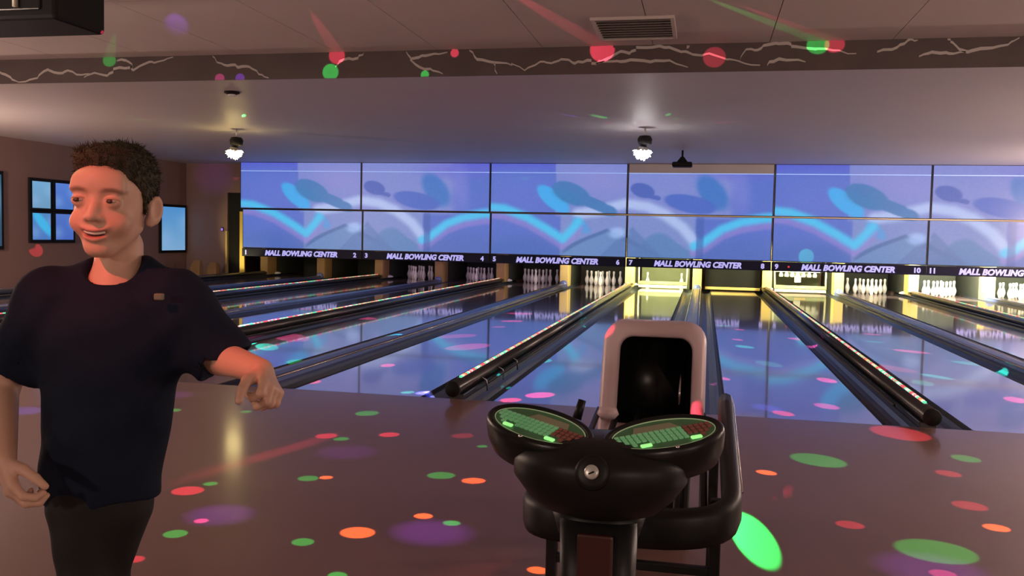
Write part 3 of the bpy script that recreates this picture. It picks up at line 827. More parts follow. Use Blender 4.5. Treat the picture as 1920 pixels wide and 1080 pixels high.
# dark hanging unit top left
t = empty('overhead_unit', (-5.9, 6.0, ZN), 'dark box shaped overhead unit hanging from the ceiling at the top left', 'overhead unit')
MB().box(-7.4, -4.64, 5.72, 6.28, 2.775, 3.30).build('casing', M['black'], t, bevel=0.03)
MB().box(-7.3, -4.76, 5.705, 5.725, 2.84, 3.24).build('front_panel', M['blackgloss'], t, bevel=0.01)
for x in (-6.9, -5.15):
    MB().tube([(x, 6.0, 3.28), (x, 6.0, ZN)], 0.03, 10).build('hanger', M['steel'], t, True)
MB().tube([(-4.95, 5.69, 2.86), (-4.95, 5.69, 3.22)], 0.02, 8).build('upright_rod', M['steel'], t, True)  # thin steel upright along the front panel

# ------------------------------------------------------------------ ball return
M['rack'] = mat('black_rack_plastic', (0.008, 0.009, 0.0095), 0.42, 0.3)
M['pad_print'] = mat('green_keypad_print', (0.07, 0.17, 0.08), 0.35, noise=0.25, nscale=40, emit=(0.05, 0.22, 0.08), estr=0.06)
M['key'] = mat('green_key', (0.26, 0.50, 0.28), 0.3, emit=(0.10, 0.35, 0.14), estr=0.30)
M['key_red'] = mat('dull_red_key', (0.36, 0.12, 0.10), 0.35)
M['window'] = mat('grey_pad_window', (0.36, 0.38, 0.25), 0.3)
M['glow'] = mat('lit_green_button', (0.4, 0.7, 0.3), 0.3, emit=(0.30, 0.85, 0.25), estr=0.95, sample=False)
M['outline'] = mat('pale_green_outline', (0.55, 0.7, 0.45), 0.4, emit=(0.2, 0.3, 0.15), estr=0.3, sample=False)
M['red_panel'] = mat('dark_red_panel', (0.055, 0.014, 0.012), 0.4, noise=0.2, nscale=12)
M['emblem'] = mat('pale_emblem', (0.6, 0.62, 0.58), 0.3, metal=0.4)

RX = -0.195
def rr_ring(cx, w, z0, z1, rad, yfun, n=6, dy=0.0):
    """rounded rectangle with a square foot, upright in x-z; y follows the height"""
    pts = []
    x0, x1 = cx - w / 2, cx + w / 2
    for (ax, az, a0) in ((x1 - rad, z1 - rad, 0), (x0 + rad, z1 - rad, 90), (x0 + 0.01, z0 + 0.01, 180), (x1 - 0.01, z0 + 0.01, 270)):
        r_ = rad if a0 < 180 else 0.01
        for j in range(n + 1):
            a = math.radians(a0 + 90 * j / n)
            x, z = ax + r_ * math.cos(a), az + r_ * math.sin(a)
            pts.append((x, yfun(z) + dy, z))
    return pts
yf = lambda z: 3.70 + (z - 0.50) * 0.42
hood = empty('ball_return', (RX, 3.3, 0), 'black ball return rack with an off white arched hood behind the keypad console', 'ball return')
mb = MB()
rings = [rr_ring(RX + 0.01, 0.305, 0.50, 0.852, 0.055, yf, dy=0.10), rr_ring(RX + 0.01, 0.305, 0.50, 0.852, 0.055, yf, dy=0.02), rr_ring(RX + 0.008, 0.325, 0.49, 0.862, 0.06, yf, dy=0.0),
         rr_ring(RX, 0.40, 0.46, 0.895, 0.075, yf, dy=0.0), rr_ring(RX, 0.435, 0.45, 0.912, 0.085, yf, dy=0.035), rr_ring(RX, 0.445, 0.45, 0.912, 0.09, yf, dy=0.16),
         rr_ring(RX, 0.43, 0.45, 0.88, 0.10, yf, dy=0.45), rr_ring(RX, 0.36, 0.45, 0.78, 0.10, yf, dy=0.66)]
mb.loft(rings, cap0=False, cap1=True)
mb.build('hood', M['hood'], hood, True)
lin = MB()
lin.loft([rr_ring(RX + 0.01, 0.303, 0.502, 0.85, 0.055, yf, dy=0.03), rr_ring(RX + 0.01, 0.30, 0.505, 0.845, 0.055, yf, dy=0.10), rr_ring(RX + 0.01, 0.25, 0.52, 0.80, 0.06, yf, dy=0.30)], cap0=False, cap1=True)
lin.build('opening_liner', M['blackgloss'], hood, True)
MB().tube([(RX + 0.115, yf(0.58) + 0.05, 0.58), (RX + 0.118, yf(0.70) + 0.05, 0.70)], 0.006, 8).build('guide_rod', M['chrome'], hood, True)
MB().lathe([(0.001, 0), (0.03, 0.004), (0.045, 0.022), (0.036, 0.045), (0.001, 0.055)], (RX - 0.165, 3.62, 0.535), 16).build('lip_knob', M['hood'], hood, True)
MB().tube([(RX - 0.255, 3.34, 0.585), (RX - 0.238, 3.36, 0.655)], [0.018, 0.015], 10).build('dark_peg', M['rack'], hood, True)  # short dark peg left of the hood
MB().box(RX - 0.17, RX + 0.17, 3.74, 4.30, 0.001, 0.47).build('plinth', M['rack'], hood, bevel=0.02)
# rack loop
loop = []
W, Yn, Yf = 0.305, 2.60, 3.78
zc = lambda y: 0.455 + (y - 2.5) * 0.10
pts = []
N = 18
for j in range(N + 1):
    a = math.pi + math.pi * j / N
    ca, sa = math.cos(a), math.sin(a)
    pts.append((RX + W * math.copysign(abs(ca) ** 0.55, ca), Yn + 0.17 - 0.20 * abs(sa) ** 0.7, -0.05 * (1 - j / N)))
right = [(RX + W, y, 0.0) for y in np.linspace(Yn + 0.30, Yf, 9)]
left = [(RX - W, y, -0.05) for y in np.linspace(Yf - 0.3, Yn + 0.30, 9)]
path = left + pts + right
rings = []
NP_ = len(path)
for i, (x, y, dz) in enumerate(path):
    xa, ya, _ = path[max(0, i - 1)]
    xb, yb, _ = path[min(i + 1, NP_ - 1)]
    tx, ty = xb - xa, yb - ya
    l_ = math.hypot(tx, ty) or 1
    nx_, ny_ = ty / l_, -tx / l_
    z = zc(y) + dz
    prof = [(-0.022, -0.055), (-0.03, -0.03), (-0.03, 0.03), (-0.02, 0.052), (0.0, 0.06), (0.02, 0.052), (0.03, 0.03), (0.03, -0.03), (0.022, -0.055)]
    rings.append([(x + a * nx_, y + a * ny_, z + b) for a, b in prof])
MB().loft(rings).build('rack_rim', M['rack'], hood, True)
for q, dx in enumerate((-0.22, -0.14, -0.05, 0.05, 0.14, 0.22)):
    MB().tube([(RX + dx, 2.62, zc(2.62) - 0.045), (RX + dx, 3.80, zc(3.80) - 0.045)], 0.013, 8).build('ball_rail', M['rack'], hood, True)
MB().tube([(RX + W + 0.026, 2.75, zc(2.75) + 0.035), (RX + W + 0.026, 3.7, zc(3.7) + 0.035)], 0.006, 6).build('edge_strip', M['chrome'], hood, True)
for sx in (-1, 1):
    for y in (2.85, 3.45):
        MB().box(RX + sx * 0.26 - 0.018, RX + sx * 0.26 + 0.018, y - 0.018, y + 0.018, 0.001, zc(y) - 0.03).build('leg', M['rack'], hood, bevel=0.005)
for y, z in ((2.85, 0.225), (2.85, 0.34), (3.45, 0.225)):
    MB().box(RX - 0.26, RX + 0.26, y - 0.014, y + 0.014, z - 0.014, z + 0.014).build('rung', M['rack'], hood, bevel=0.004)
MB().box(RX - 0.25, RX + 0.05, 2.86, 3.40, 0.30, 0.335).build('under_shelf', M['rack'], hood, bevel=0.01)

# ------------------------------------------------------------------ keypad console
KX = -0.224
con = empty('keypad_console', (KX, 2.1, 0), 'black pedestal console with two oval green keypads in front of the ball return', 'console')
tilt = Matrix.Rotation(math.radians(17), 4, 'X')
A_, B_ = 0.145, 0.078
for s in (-1, 1):
    c = Vector((KX + s * 0.148, 2.09, 0.82))
    yawm = Matrix.Rotation(s * math.radians(27), 4, 'Z')
    F = Matrix.Translation(c) @ tilt @ yawm           # local x = outwards for s=1
    def E(a, b, z, n=40):
        return [F @ Vector((a * math.cos(2 * math.pi * j / n), b * math.sin(2 * math.pi * j / n), z)) for j in range(n)]
    body = MB()
    body.loft([E(A_ - 0.015, B_ - 0.013, -0.002), E(A_ - 0.013, B_ - 0.012, 0.004), E(A_ - 0.005, B_ - 0.005, 0.008), E(A_ + 0.003, B_ + 0.003, 0.002), E(A_ + 0.006, B_ + 0.006, -0.012),
               E(A_ + 0.004, B_ + 0.004, -0.05), E(A_ - 0.008, B_ - 0.008, -0.085), E(A_ - 0.035, B_ - 0.03, -0.10)])
    pod = body.build('keypad_pod', M['blackgloss'], con, True)
    face = MB()
    face.loft([E(A_ - 0.017, B_ - 0.0145, -0.0015), E(A_ - 0.017, B_ - 0.0145, 0.0005)])
    f_o = face.build('keypad_face', M['pad_print'], con)
    ol = MB()
    ol.tube(E(A_ - 0.018, B_ - 0.0155, 0.0015, 56), 0.0014, 6, loop=True)
    ol.build('pale_outline', M['outline'], con, True)
    # display window towards the far edge
    wn = MB()
    wn.loft([[F @ Vector((a * 0.062 + (-0.012 * s), 0.028 + b * 0.016, z)) for a, b in ((-1, -1), (1, -1), (0.75, 1), (-0.75, 1))] for z in (0.0006, 0.0022)])
    wn.build('display_window', M['window'], con, bevel=0.001)
    km = None
    for row in range(4):
        v = -0.030 + row * 0.0135
        half = (A_ - 0.026) * math.sqrt(max(0, 1 - ((abs(v) + 0.006) / (B_ - 0.016)) ** 2))
        n = int(half / 0.0076)
        for i in range(-n, n + 1):
            u = i * 0.0142
            if abs(u) > half: continue
            red = u > 0.055
            if row == 0 and abs(abs(u) - 0.06) < 0.016: continue
            mb = MB().box(u - 0.0052, u + 0.0052, v - 0.0046, v + 0.0046, 0.0006, 0.0042, F)
            mb.build('key', M['key_red'] if red else M['key'], con)
    for u in (-0.062, 0.062):
        v = -(B_ - 0.018) * math.sqrt(1 - (u / (A_ - 0.02)) ** 2) + 0.010
        mb = MB().box(u - 0.014, u + 0.014, v - 0.0055, v + 0.0055, 0.001, 0.007, F)
        mb.build('lit_button', M['glow'], con, bevel=0.003)['label'] = 'glowing green button'
    mb = MB().lathe([(0.005, 0.0), (0.006, 0.005), (0.001, 0.008)], (0, 0, 0), 10, F @ Matrix.Translation((0, -(B_ - 0.006), 0.002)))
    mb.build('screw', M['chrome'], con, True)

def ering(cx, cy, z, a, b, n=36, p=1.0):
    out = []
    for j in range(n):
        t_ = 2 * math.pi * j / n
        ca, sa = math.cos(t_), math.sin(t_)
        out.append((cx + a * math.copysign(abs(ca) ** p, ca), cy + b * math.copysign(abs(sa) ** p, sa), z))
    return out
hub = MB()
hub.loft([ering(KX, 2.12, 0.615, 0.10, 0.075), ering(KX, 2.11, 0.63, 0.14, 0.10), ering(KX, 2.10, 0.665, 0.175, 0.13), ering(KX, 2.09, 0.71, 0.205, 0.15), ering(KX, 2.085, 0.75, 0.205, 0.152), ering(KX, 2.085, 0.775, 0.19, 0.14), ering(KX, 2.085, 0.80, 0.11, 0.10), ering(KX, 2.085, 0.81, 0.05, 0.06)])
hub.build('bowl_housing', M['rack'], con, True)
em_M = Matrix.Rotation(math.radians(72), 4, 'X')
MB().lathe([(0.040, -0.012), (0.038, 0.002), (0.028, 0.006)], (KX, 1.938, 0.757), 24, em_M).build('badge_mount', M['rack'], con, True)
eb = MB().lathe([(0.016, 0), (0.016, 0.004), (0.012, 0.006), (0.001, 0.006)], (KX, 1.929, 0.760), 20, em_M).build('badge', M['emblem'], con, True)
eb['label'] = 'round pale badge'
MB().tube([(KX - 0.006, 1.9225, 0.757), (KX + 0.006, 1.9225, 0.763)], 0.002, 6).build('badge_mark', M['rack'], eb, True)
# wide lower collar that shows left and right below the bowl
col_ = MB()
col_.loft([ering(KX - 0.005, 2.16, 0.555, 0.10, 0.08, p=0.8), ering(KX - 0.005, 2.16, 0.62, 0.12, 0.09, p=0.8)])
col_.build('collar', M['rack'], con, True)
post = MB()
post.loft([ering(KX, 2.12, 0.001, 0.15, 0.13, p=0.55), ering(KX, 2.12, 0.03, 0.145, 0.125, p=0.55), ering(KX, 2.12, 0.05, 0.10, 0.085, p=0.5), ering(KX, 2.12, 0.40, 0.088, 0.07, p=0.45), ering(KX, 2.12, 0.60, 0.092, 0.072, p=0.45)])
post.build('pedestal', M['rack'], con, True, angle=30)
MB().box(KX - 0.042, KX + 0.042, 2.030, 2.046, 0.10, 0.585).build('pedestal_panel', M['red_panel'], con, bevel=0.006)['label'] = 'dark red front panel'

# ------------------------------------------------------------------ the boy
def smin(a, b, k):
    h = np.clip(0.5 + 0.5 * (b - a) / k, 0, 1)
    return b + (a - b) * h - k * h * (1 - h)

def smax(a, b, k):
    return -smin(-a, -b, k)

def rcone(p, a, b, r0, r1):
    a = np.array(a, float); b = np.array(b, float)
    ba = b - a
    t = np.clip(((p - a) @ ba) / (ba @ ba), 0, 1)
    return np.linalg.norm(p - a - t[:, None] * ba, axis=1) - (r0 + (r1 - r0) * t)

def elp(p, c, r, rot=None):
    q = p - np.array(c, float)
    if rot is not None: q = q @ rot
    r = np.array(r, float)
    k0 = np.linalg.norm(q / r, axis=1)
    k1 = np.linalg.norm(q / (r * r), axis=1) + 1e-9
    return k0 * (k0 - 1.0) / k1

def rotx(d):
    a = math.radians(d); return np.array([[1, 0, 0], [0, math.cos(a), -math.sin(a)], [0, math.sin(a), math.cos(a)]])
def roty(d):
    a = math.radians(d); return np.array([[math.cos(a), 0, math.sin(a)], [0, 1, 0], [-math.sin(a), 0, math.cos(a)]])
def rotz(d):
    a = math.radians(d); return np.array([[math.cos(a), -math.sin(a), 0], [math.sin(a), math.cos(a), 0], [0, 0, 1]])

def sdf_mesh(fn, lo, hi, h):
    """sparse surface nets"""
    B = 8
    lo = np.array(lo, float); hi = np.array(hi, float)
    nb = np.ceil((hi - lo) / (B * h)).astype(int)
    I = np.stack(np.meshgrid(*[np.arange(n) for n in nb], indexing='ij'), -1).reshape(-1, 3)
    cen = lo + (I + 0.5) * B * h
    d = fn(cen)
    I = I[np.abs(d) < B * h * 1.25]
    loc = np.stack(np.meshgrid(*[np.arange(B + 1)] * 3, indexing='ij'), -1).reshape(-1, 3)
    N = nb * B + 2
    def gid(c): return (c[..., 0] * N[1] + c[..., 1]) * N[2] + c[..., 2]
    keys, verts, faces = [], [], []
    cid = np.stack(np.meshgrid(*[np.arange(B)] * 3, indexing='ij'), -1).reshape(-1, 3)
    corners = [(i, j, k) for i in (0, 1) for j in (0, 1) for k in (0, 1)]
    edges = [(a, b) for a in range(8) for b in range(a + 1, 8) if sum(abs(corners[a][q] - corners[b][q]) for q in range(3)) == 1]
    for s in range(0, len(I), 300):
        Ib = I[s:s + 300]
        g = Ib[:, None, :] * B + loc[None]
        v = fn((lo + g.reshape(-1, 3) * h)).reshape(len(Ib), B + 1, B + 1, B + 1)
        cv = np.stack([v[:, i:B + i, j:B + j, k:B + k] for i, j, k in corners], -1).reshape(len(Ib), B ** 3, 8)
        neg = cv < 0
        act = neg.any(-1) & ~neg.all(-1)
        bi, ci = np.nonzero(act)
        c = cv[bi, ci]
        acc = np.zeros((len(bi), 3)); cnt = np.zeros(len(bi))
        for a, b in edges:
            m = (c[:, a] < 0) != (c[:, b] < 0)
            t = np.where(m, c[:, a] / np.where(m, c[:, a] - c[:, b], 1), 0)
            pa = np.array(corners[a], float); pb = np.array(corners[b], float)
            acc += np.where(m[:, None], pa + t[:, None] * (pb - pa), 0); cnt += m
        cell = Ib[bi] * B + cid[ci]
        keys.append(gid(cell)); verts.append(lo + (cell + acc / cnt[:, None]) * h)
        for ax in range(3):
            sl0 = [slice(None), slice(0, B), slice(0, B), slice(0, B)]
            sl1 = list(sl0); sl1[ax + 1] = slice(1, B + 1)
            a = v[tuple(sl0)] < 0; b = v[tuple(sl1)] < 0
            bb, i, j, k = np.nonzero(a != b)
            base = Ib[bb] * B + np.stack([i, j, k], -1)
            o1, o2 = (ax + 1) % 3, (ax + 2) % 3
            e1 = np.zeros(3, int); e1[o1] = 1
            e2 = np.zeros(3, int); e2[o2] = 1
            q = np.stack([gid(base), gid(base - e1), gid(base - e1 - e2), gid(base - e2)], -1)
            fl_ = a[bb, i, j, k]
            q = np.where(fl_[:, None], q, q[:, ::-1])
            faces.append(q)
    keys = np.concatenate(keys); verts = np.concatenate(verts); faces = np.concatenate(faces)
    o = np.argsort(keys); keys = keys[o]; verts = verts[o]
    pos = np.clip(np.searchsorted(keys, faces), 0, len(keys) - 1)
    ok = (keys[pos] == faces).all(1)
    return verts, pos[ok]

def sdf_obj(name, fn, lo, hi, h, mtl, parent, smooth_it=2, col=None):
    v, f = sdf_mesh(fn, lo, hi, h)
    for _ in range(smooth_it):          # light relaxation
        acc = np.zeros_like(v); cnt = np.zeros(len(v))
        for a, b in ((0, 1), (1, 2), (2, 3), (3, 0)):
            np.add.at(acc, f[:, a], v[f[:, b]]); np.add.at(cnt, f[:, a], 1)
        v = v * 0.5 + 0.5 * acc / np.maximum(cnt, 1)[:, None]
    me = bpy.data.meshes.new(name)
    me.vertices.add(len(v)); me.vertices.foreach_set('co', v.astype(np.float32).ravel())
    me.loops.add(f.size); me.loops.foreach_set('vertex_index', f.ravel().astype(np.int32))
    me.polygons.add(len(f)); me.polygons.foreach_set('loop_start', np.arange(0, f.size, 4, dtype=np.int32))
    me.polygons.foreach_set('loop_total', np.full(len(f), 4, np.int32))
    me.update(calc_edges=True); me.validate()
    me.polygons.foreach_set('use_smooth', [True] * len(me.polygons))
    me.materials.append(mtl)
    if col is not None:
        a = me.color_attributes.new('tint', 'FLOAT_COLOR', 'POINT')
        c = np.ones((len(v), 4), np.float32); c[:, :3] = col(v)
        a.data.foreach_set('color', c.ravel())
    return link(name, me, parent)

YAWC = 0.2101
boy = empty('person', (-1.13, 1.536, 0), 'smiling boy in a dark navy T-shirt and black trousers walking past the lanes', 'person')
boy.rotation_euler = (0, 0, YAWC)
# local frame: x to the picture's right, y away from the viewer, z up; the boy faces -y

HC = np.array([0.002, 0.012, 1.317])            # middle of the head
HR = rotz(2.0) @ roty(2.0)                      # small turn
def hp(p): return (p - HC) @ HR                 # to head space

def head_sdf(p):
    q = hp(p)
    ax = q.copy(); ax[:, 0] = np.abs(ax[:, 0])
    d = elp(q, (0, 0.016, 0.031), (0.068, 0.088, 0.076))
    d = smin(d, elp(q, (0, -0.022, -0.026), (0.053, 0.064, 0.066)), 0.03)
    d = smin(d, elp(q, (0, -0.054, -0.083), (0.020, 0.020, 0.016)), 0.022)            # chin
    d = smin(d, rcone(ax, (0.044, 0.005, -0.042), (0.012, -0.054, -0.084), 0.009, 0.009), 0.025)   # jaw
    d = smin(d, elp(ax, (0.034, -0.058, -0.036), (0.020, 0.018, 0.018)), 0.02)        # cheeks
    d = smin(d, elp(ax, (0.026, -0.0725, 0.0235), (0.021, 0.008, 0.006)), 0.014)        # brow
    d = smin(d, elp(q, (0, -0.070, 0.045), (0.046, 0.018, 0.022)), 0.03)
    # eye sockets
    d = smax(d, -elp(ax, (0.0305, -0.094, 0.006), (0.019, 0.016, 0.0125)), 0.010)
    # lids
    d = smin(d, elp(ax, (0.0305, -0.0735, 0.0045), (0.0165, 0.0125, 0.0135)), 0.004)
    # nose
    d = smin(d, rcone(q, (0, -0.077, 0.008), (0, -0.0955, -0.025), 0.0070, 0.0098), 0.012)
    d = smin(d, elp(ax, (0.0105, -0.086, -0.028), (0.0075, 0.0095, 0.0065)), 0.006)
    d = smax(d, -elp(ax, (0.0062, -0.0920, -0.0352), (0.0035, 0.005, 0.004)), 0.003)
    # mouth: smiling, slightly open
    mz = -0.0585 + 10.5 * ax[:, 0] ** 2
    m = np.stack([ax[:, 0], q[:, 1], q[:, 2] - mz], -1)
    d = smin(d, elp(m, (0, -0.0785, 0.0075), (0.029, 0.0105, 0.0048)), 0.005)
    d = smin(d, elp(m, (0, -0.0755, -0.0085), (0.023, 0.0115, 0.0055)), 0.006)
    d = smax(d, -elp(m, (0, -0.088, 0.0005), (0.025, 0.020, 0.0042)), 0.003)
    d = smin(d, elp(q, (0, -0.074, -0.047), (0.012, 0.006, 0.006)), 0.010)
    # ears
    e = ax - np.array((0.0675, 0.018, -0.006))
    er = rotz(-20) @ rotx(-10)
    e2 = e @ er
    ear = elp(e2, (0.008, 0.004, 0), (0.0085, 0.019, 0.030))
    ear = smax(ear, -elp(e2, (0.0165, -0.001, 0.003), (0.0085, 0.0125, 0.020)), 0.004)
    ear = smin(ear, elp(e2, (0.006, -0.004, -0.026), (0.006, 0.009, 0.010)), 0.006)
    d = smin(d, ear, 0.008)
    return d

def hand_prims(wrist, fdir, nrm, side, L=0.150, curl=(18, 24, 30, 34), bend=25):
    """capsules of one hand: fdir = way the fingers point, nrm = out of the back of the hand, side=+1 thumb on cross(fdir,nrm)"""
    f = np.array(fdir, float); f /= np.linalg.norm(f)
    n = np.array(nrm, float); n -= f * (n @ f); n /= np.linalg.norm(n)
    s = np.cross(f, n) * side
    w = np.array(wrist, float)
    pr_ = []
    palm = 0.47 * L
    fl_ = (0.42, 0.475, 0.44, 0.345)
    for i in range(4):
        off = (1.5 - i) * 0.0165
        k0 = w + s * off * 0.55 + f * 0.012
        k1 = w + s * off + f * (palm - 0.006 * abs(i - 1)) + n * 0.003
        pr_.append((k0, k1, 0.0125, 0.0098))
        a = k1
        ang = 0.0
        for sgm, (ln, r0, r1) in enumerate(((0.44, 0.0088, 0.0080), (0.31, 0.0080, 0.0073), (0.25, 0.0073, 0.0060))):
            ang += math.radians(curl[i] + (bend if sgm else 0))
            dr_ = f * math.cos(ang) - n * math.sin(ang) + s * (0.10 - 0.07 * i)
            dr_ /= np.linalg.norm(dr_)
            b = a + dr_ * ln * fl_[i] * L
            pr_.append((a, b, r0, r1))
            a = b
    t0 = w + s * 0.014 + f * 0.022 - n * 0.004
    t1 = t0 + (s * 0.72 + f * 0.62 - n * 0.30) * 0.040
    t2 = t1 + (s * 0.38 + f * 0.85 - n * 0.38) * 0.030
    t3 = t2 + (s * 0.15 + f * 0.90 - n * 0.42) * 0.024
    pr_ += [(t0, t1, 0.0135, 0.0105), (t1, t2, 0.0100, 0.0088), (t2, t3, 0.0088, 0.0070)]
    return pr_

SHL, ELL, WRL = (-0.125, 0.020, 1.130), (-0.232, 0.030, 0.950), (-0.150, -0.105, 0.842)
SHR, ELR, WRR = (0.122, 0.030, 1.130), (0.212, 0.020, 1.020), (0.328, -0.110, 1.016)
hL = hand_prims(WRL, (0.42, -0.30, -0.72), (-0.70, -0.62, -0.12), -1)
hR = hand_prims(WRR, (0.42, -0.62, -0.42), (0.72, 0.10, 0.62), 1, L=0.132, curl=(28, 34, 40, 44), bend=38)
LEGS = [((-0.046, -0.02, 0.72), (-0.032, -0.035, 0.585), (-0.020, -0.075, 0.39), (-0.03, 0.0, 0.085)), ((0.016, 0.0, 0.72), (-0.020, 0.01, 0.585), (0.005, 0.05, 0.39), (0.02, 0.19, 0.10))]

def body_sdf(p):
    d = rcone(p, (0.002, 0.045, 1.235), (0.0, 0.032, 1.150), 0.043, 0.050)             # neck
    d = smin(d, elp(p, (0, 0.03, 1.10), (0.110, 0.065, 0.070)), 0.04)
    d = smin(d, elp(p, (-0.008, 0.02, 0.95), (0.095, 0.066, 0.19)), 0.05)
    d = smin(d, elp(p, (-0.022, 0.005, 0.75), (0.078, 0.06, 0.08)), 0.05)
    for S, E_, W_ in ((SHL, ELL, WRL), (SHR, ELR, WRR)):
        d = smin(d, rcone(p, S, E_, 0.040, 0.032), 0.03)
        d = smin(d, rcone(p, E_, W_, 0.034, 0.0225), 0.012)
    for a, b, c, e in LEGS:
        d = smin(d, rcone(p, a, b, 0.048, 0.038), 0.02)
        d = smin(d, rcone(p, b, c, 0.036, 0.035), 0.01)
        d = smin(d, rcone(p, c, e, 0.038, 0.026), 0.01)
    for pr_, c in ((hL, np.array(WRL)), (hR, np.array(WRR))):
        m = np.linalg.norm(p - c, axis=1) < 0.24
        if m.any():
            q = p[m]; x = d[m]
            for i, (a, b, r0, r1) in enumerate(pr_):
                x = smin(x, rcone(q, a, b, r0, r1), 0.011 if (i < 16 and i % 4 == 0) else 0.0035)
            d[m] = x
    m = np.linalg.norm(p - HC, axis=1) < 0.22
    if m.any():
        d[m] = smin(d[m], head_sdf(p[m]), 0.02)
    return d

def skin_col(v):
    q = hp(v)
    c = np.tile(np.array((0.60, 0.37, 0.275)), (len(v), 1))
    near = np.linalg.norm(v - HC, axis=1) < 0.16
    ax = np.abs(q[:, 0])
    mz = -0.0585 + 10.5 * ax ** 2
    lip = np.exp(-((ax / 0.024) ** 4)) * np.exp(-(((q[:, 2] - mz) / 0.010) ** 4)) * (q[:, 1] < -0.06) * near
    c = c * (1 - lip[:, None]) + np.array((0.45, 0.16, 0.13)) * lip[:, None]
    inn = np.exp(-((ax / 0.022) ** 4)) * np.exp(-(((q[:, 2] - mz) / 0.0035) ** 4)) * (q[:, 1] < -0.055) * (q[:, 1] > -0.084) * near
    c = c * (1 - inn[:, None]) + np.array((0.10, 0.03, 0.03)) * inn[:, None]
    ch = np.exp(-(((ax - 0.036) / 0.018) ** 2 + ((q[:, 2] + 0.035) / 0.018) ** 2)) * (q[:, 1] < -0.03) * near * 0.45
    c = c * (1 - ch[:, None]) + np.array((0.60, 0.25, 0.19)) * ch[:, None]
    br = np.exp(-(((ax - 0.031) / 0.019) ** 4)) * np.exp(-(((q[:, 2] - 0.0255 + 9 * (ax - 0.03) ** 2) / 0.0042) ** 4)) * (q[:, 1] < -0.05) * near * 0.75
    c = c * (1 - br[:, None]) + np.array((0.10, 0.055, 0.03)) * br[:, None]
    return c

skin_m = mat('skin', (0.6, 0.37, 0.275), 0.5, 0.35, sss=0.08)
_a = skin_m.node_tree.nodes.new('ShaderNodeAttribute'); _a.attribute_name = 'tint'
skin_m.node_tree.links.new(_a.outputs['Color'], skin_m.node_tree.nodes['Principled BSDF'].inputs['Base Color'])
sdf_obj('body', body_sdf, (-0.36, -0.32, 0.05), (0.46, 0.27, 1.45), 0.0034, skin_m, boy, 1, skin_col)

# eyes and teeth
eye_w = mat('eye_white', (0.42, 0.35, 0.31), 0.3)
iris_m = mat('brown_iris', (0.06, 0.035, 0.02), 0.2)
lid_m = mat('eyelid_skin', (0.52, 0.29, 0.21), 0.5)
for s in (-1, 1):
    ec = HC + HR @ np.array((s * 0.0305, -0.0765, 0.0050))
    look = Matrix.Rotation(math.radians(-12), 4, 'Z') @ Matrix.Rotation(math.radians(90), 4, 'X')
    ob = MB().lathe([(0.001, -0.011), (0.006, -0.0095), (0.0098, -0.005), (0.0112, 0), (0.0108, 0.004), (0.0088, 0.0075), (0.0055, 0.0101), (0.001, 0.0112)], ec, 18, Matrix.Diagonal((1.10, 1, 0.42, 1)) @ look)
    eye = ob.build('eye', eye_w, boy, True, world=False)
    MB().lathe([(0.0070, 0.0088), (0.0056, 0.0108), (0.001, 0.0118)], ec, 16, Matrix.Diagonal((1.0, 1, 0.62, 1)) @ look).build('iris', iris_m, eye, True, world=False)
    pts = [HC + HR @ np.array((s * 0.0305 + 0.0150 * math.cos(a), -0.0845 + 0.0075 * math.cos(a) ** 2, 0.0052 + 0.0052 * math.sin(a))) for a in np.linspace(0.12, math.pi - 0.12, 12)]
    MB().tube(pts, [0.0012 + 0.0012 * math.sin(math.pi * i / 11) for i in range(12)], 6).build('upper_eyelid', lid_m, boy, True, world=False)
teeth_m = mat('teeth', (0.72, 0.66, 0.58), 0.3)
tp = []
for u in np.linspace(-0.019, 0.019, 11):
    tp.append(HC + HR @ np.array((u, -0.0800 + 10 * u * u, -0.0560 + 10.5 * u * u)))
MB().tube(tp, 0.0030, 6).build('teeth', teeth_m, boy, True, world=False)

# hair
def hair_noise(q):
    return (np.sin(q[:, 0] * 210 + 2.2 * np.sin(q[:, 2] * 60)) * np.sin(q[:, 2] * 120 + q[:, 1] * 90) + 0.6 * np.sin(q[:, 1] * 260 + q[:, 0] * 120)) * 0.0016

def hair_sdf(p):
    q = hp(p)
    d = elp(q, (0, 0.020, 0.041), (0.0725, 0.094, 0.078))
    d = smin(d, elp(q, (-0.004, -0.042, 0.085), (0.052, 0.036, 0.024), rotx(-12)), 0.02)      # raised fringe
    d = smin(d, elp(q, (0, 0.045, 0.087), (0.050, 0.05, 0.028)), 0.03)
    d = smin(d, elp(np.abs(q) * np.array((1, 0, 0)) + q * np.array((0, 1, 1)), (0.061, -0.002, 0.004), (0.010, 0.013, 0.036)), 0.012)      # sideburns
    d = d + hair_noise(q)
    # hairline: keep above a line that is high on the forehead and drops behind the ears
    ax = np.abs(q[:, 0])
    line = np.where(q[:, 1] < -0.03, 0.062 - 5.5 * np.clip(ax - 0.03, 0, 1) ** 1.35 * 4, 0)
    yv = q[:, 1]
    hl = np.interp(yv, [-0.09, -0.055, -0.035, -0.015, -0.002, 0.012, 0.03, 0.05, 0.12], [0.061, 0.052, 0.037, 0.012, -0.018, 0.020, 0.012, -0.045, -0.062])
    hl = hl + 0.003 * np.sin(q[:, 0] * 260)
    d = smax(d, (hl - q[:, 2]) * 0.8, 0.008)
    # free the ears
    e = q.copy(); e[:, 0] = ax
    d = smax(d, -elp(e, (0.078, 0.016, -0.010), (0.020, 0.022, 0.030)), 0.006)
    return d
hair_m = mat('dark_brown_hair', (0.040, 0.034, 0.018), 0.6, 0.35, noise=0.45, nscale=90, bump=0.6, bscale=220)
hv = sdf_obj('hair', hair_sdf, (-0.11, -0.13, 1.23), (0.12, 0.16, 1.47), 0.0030, hair_m, boy, 0)
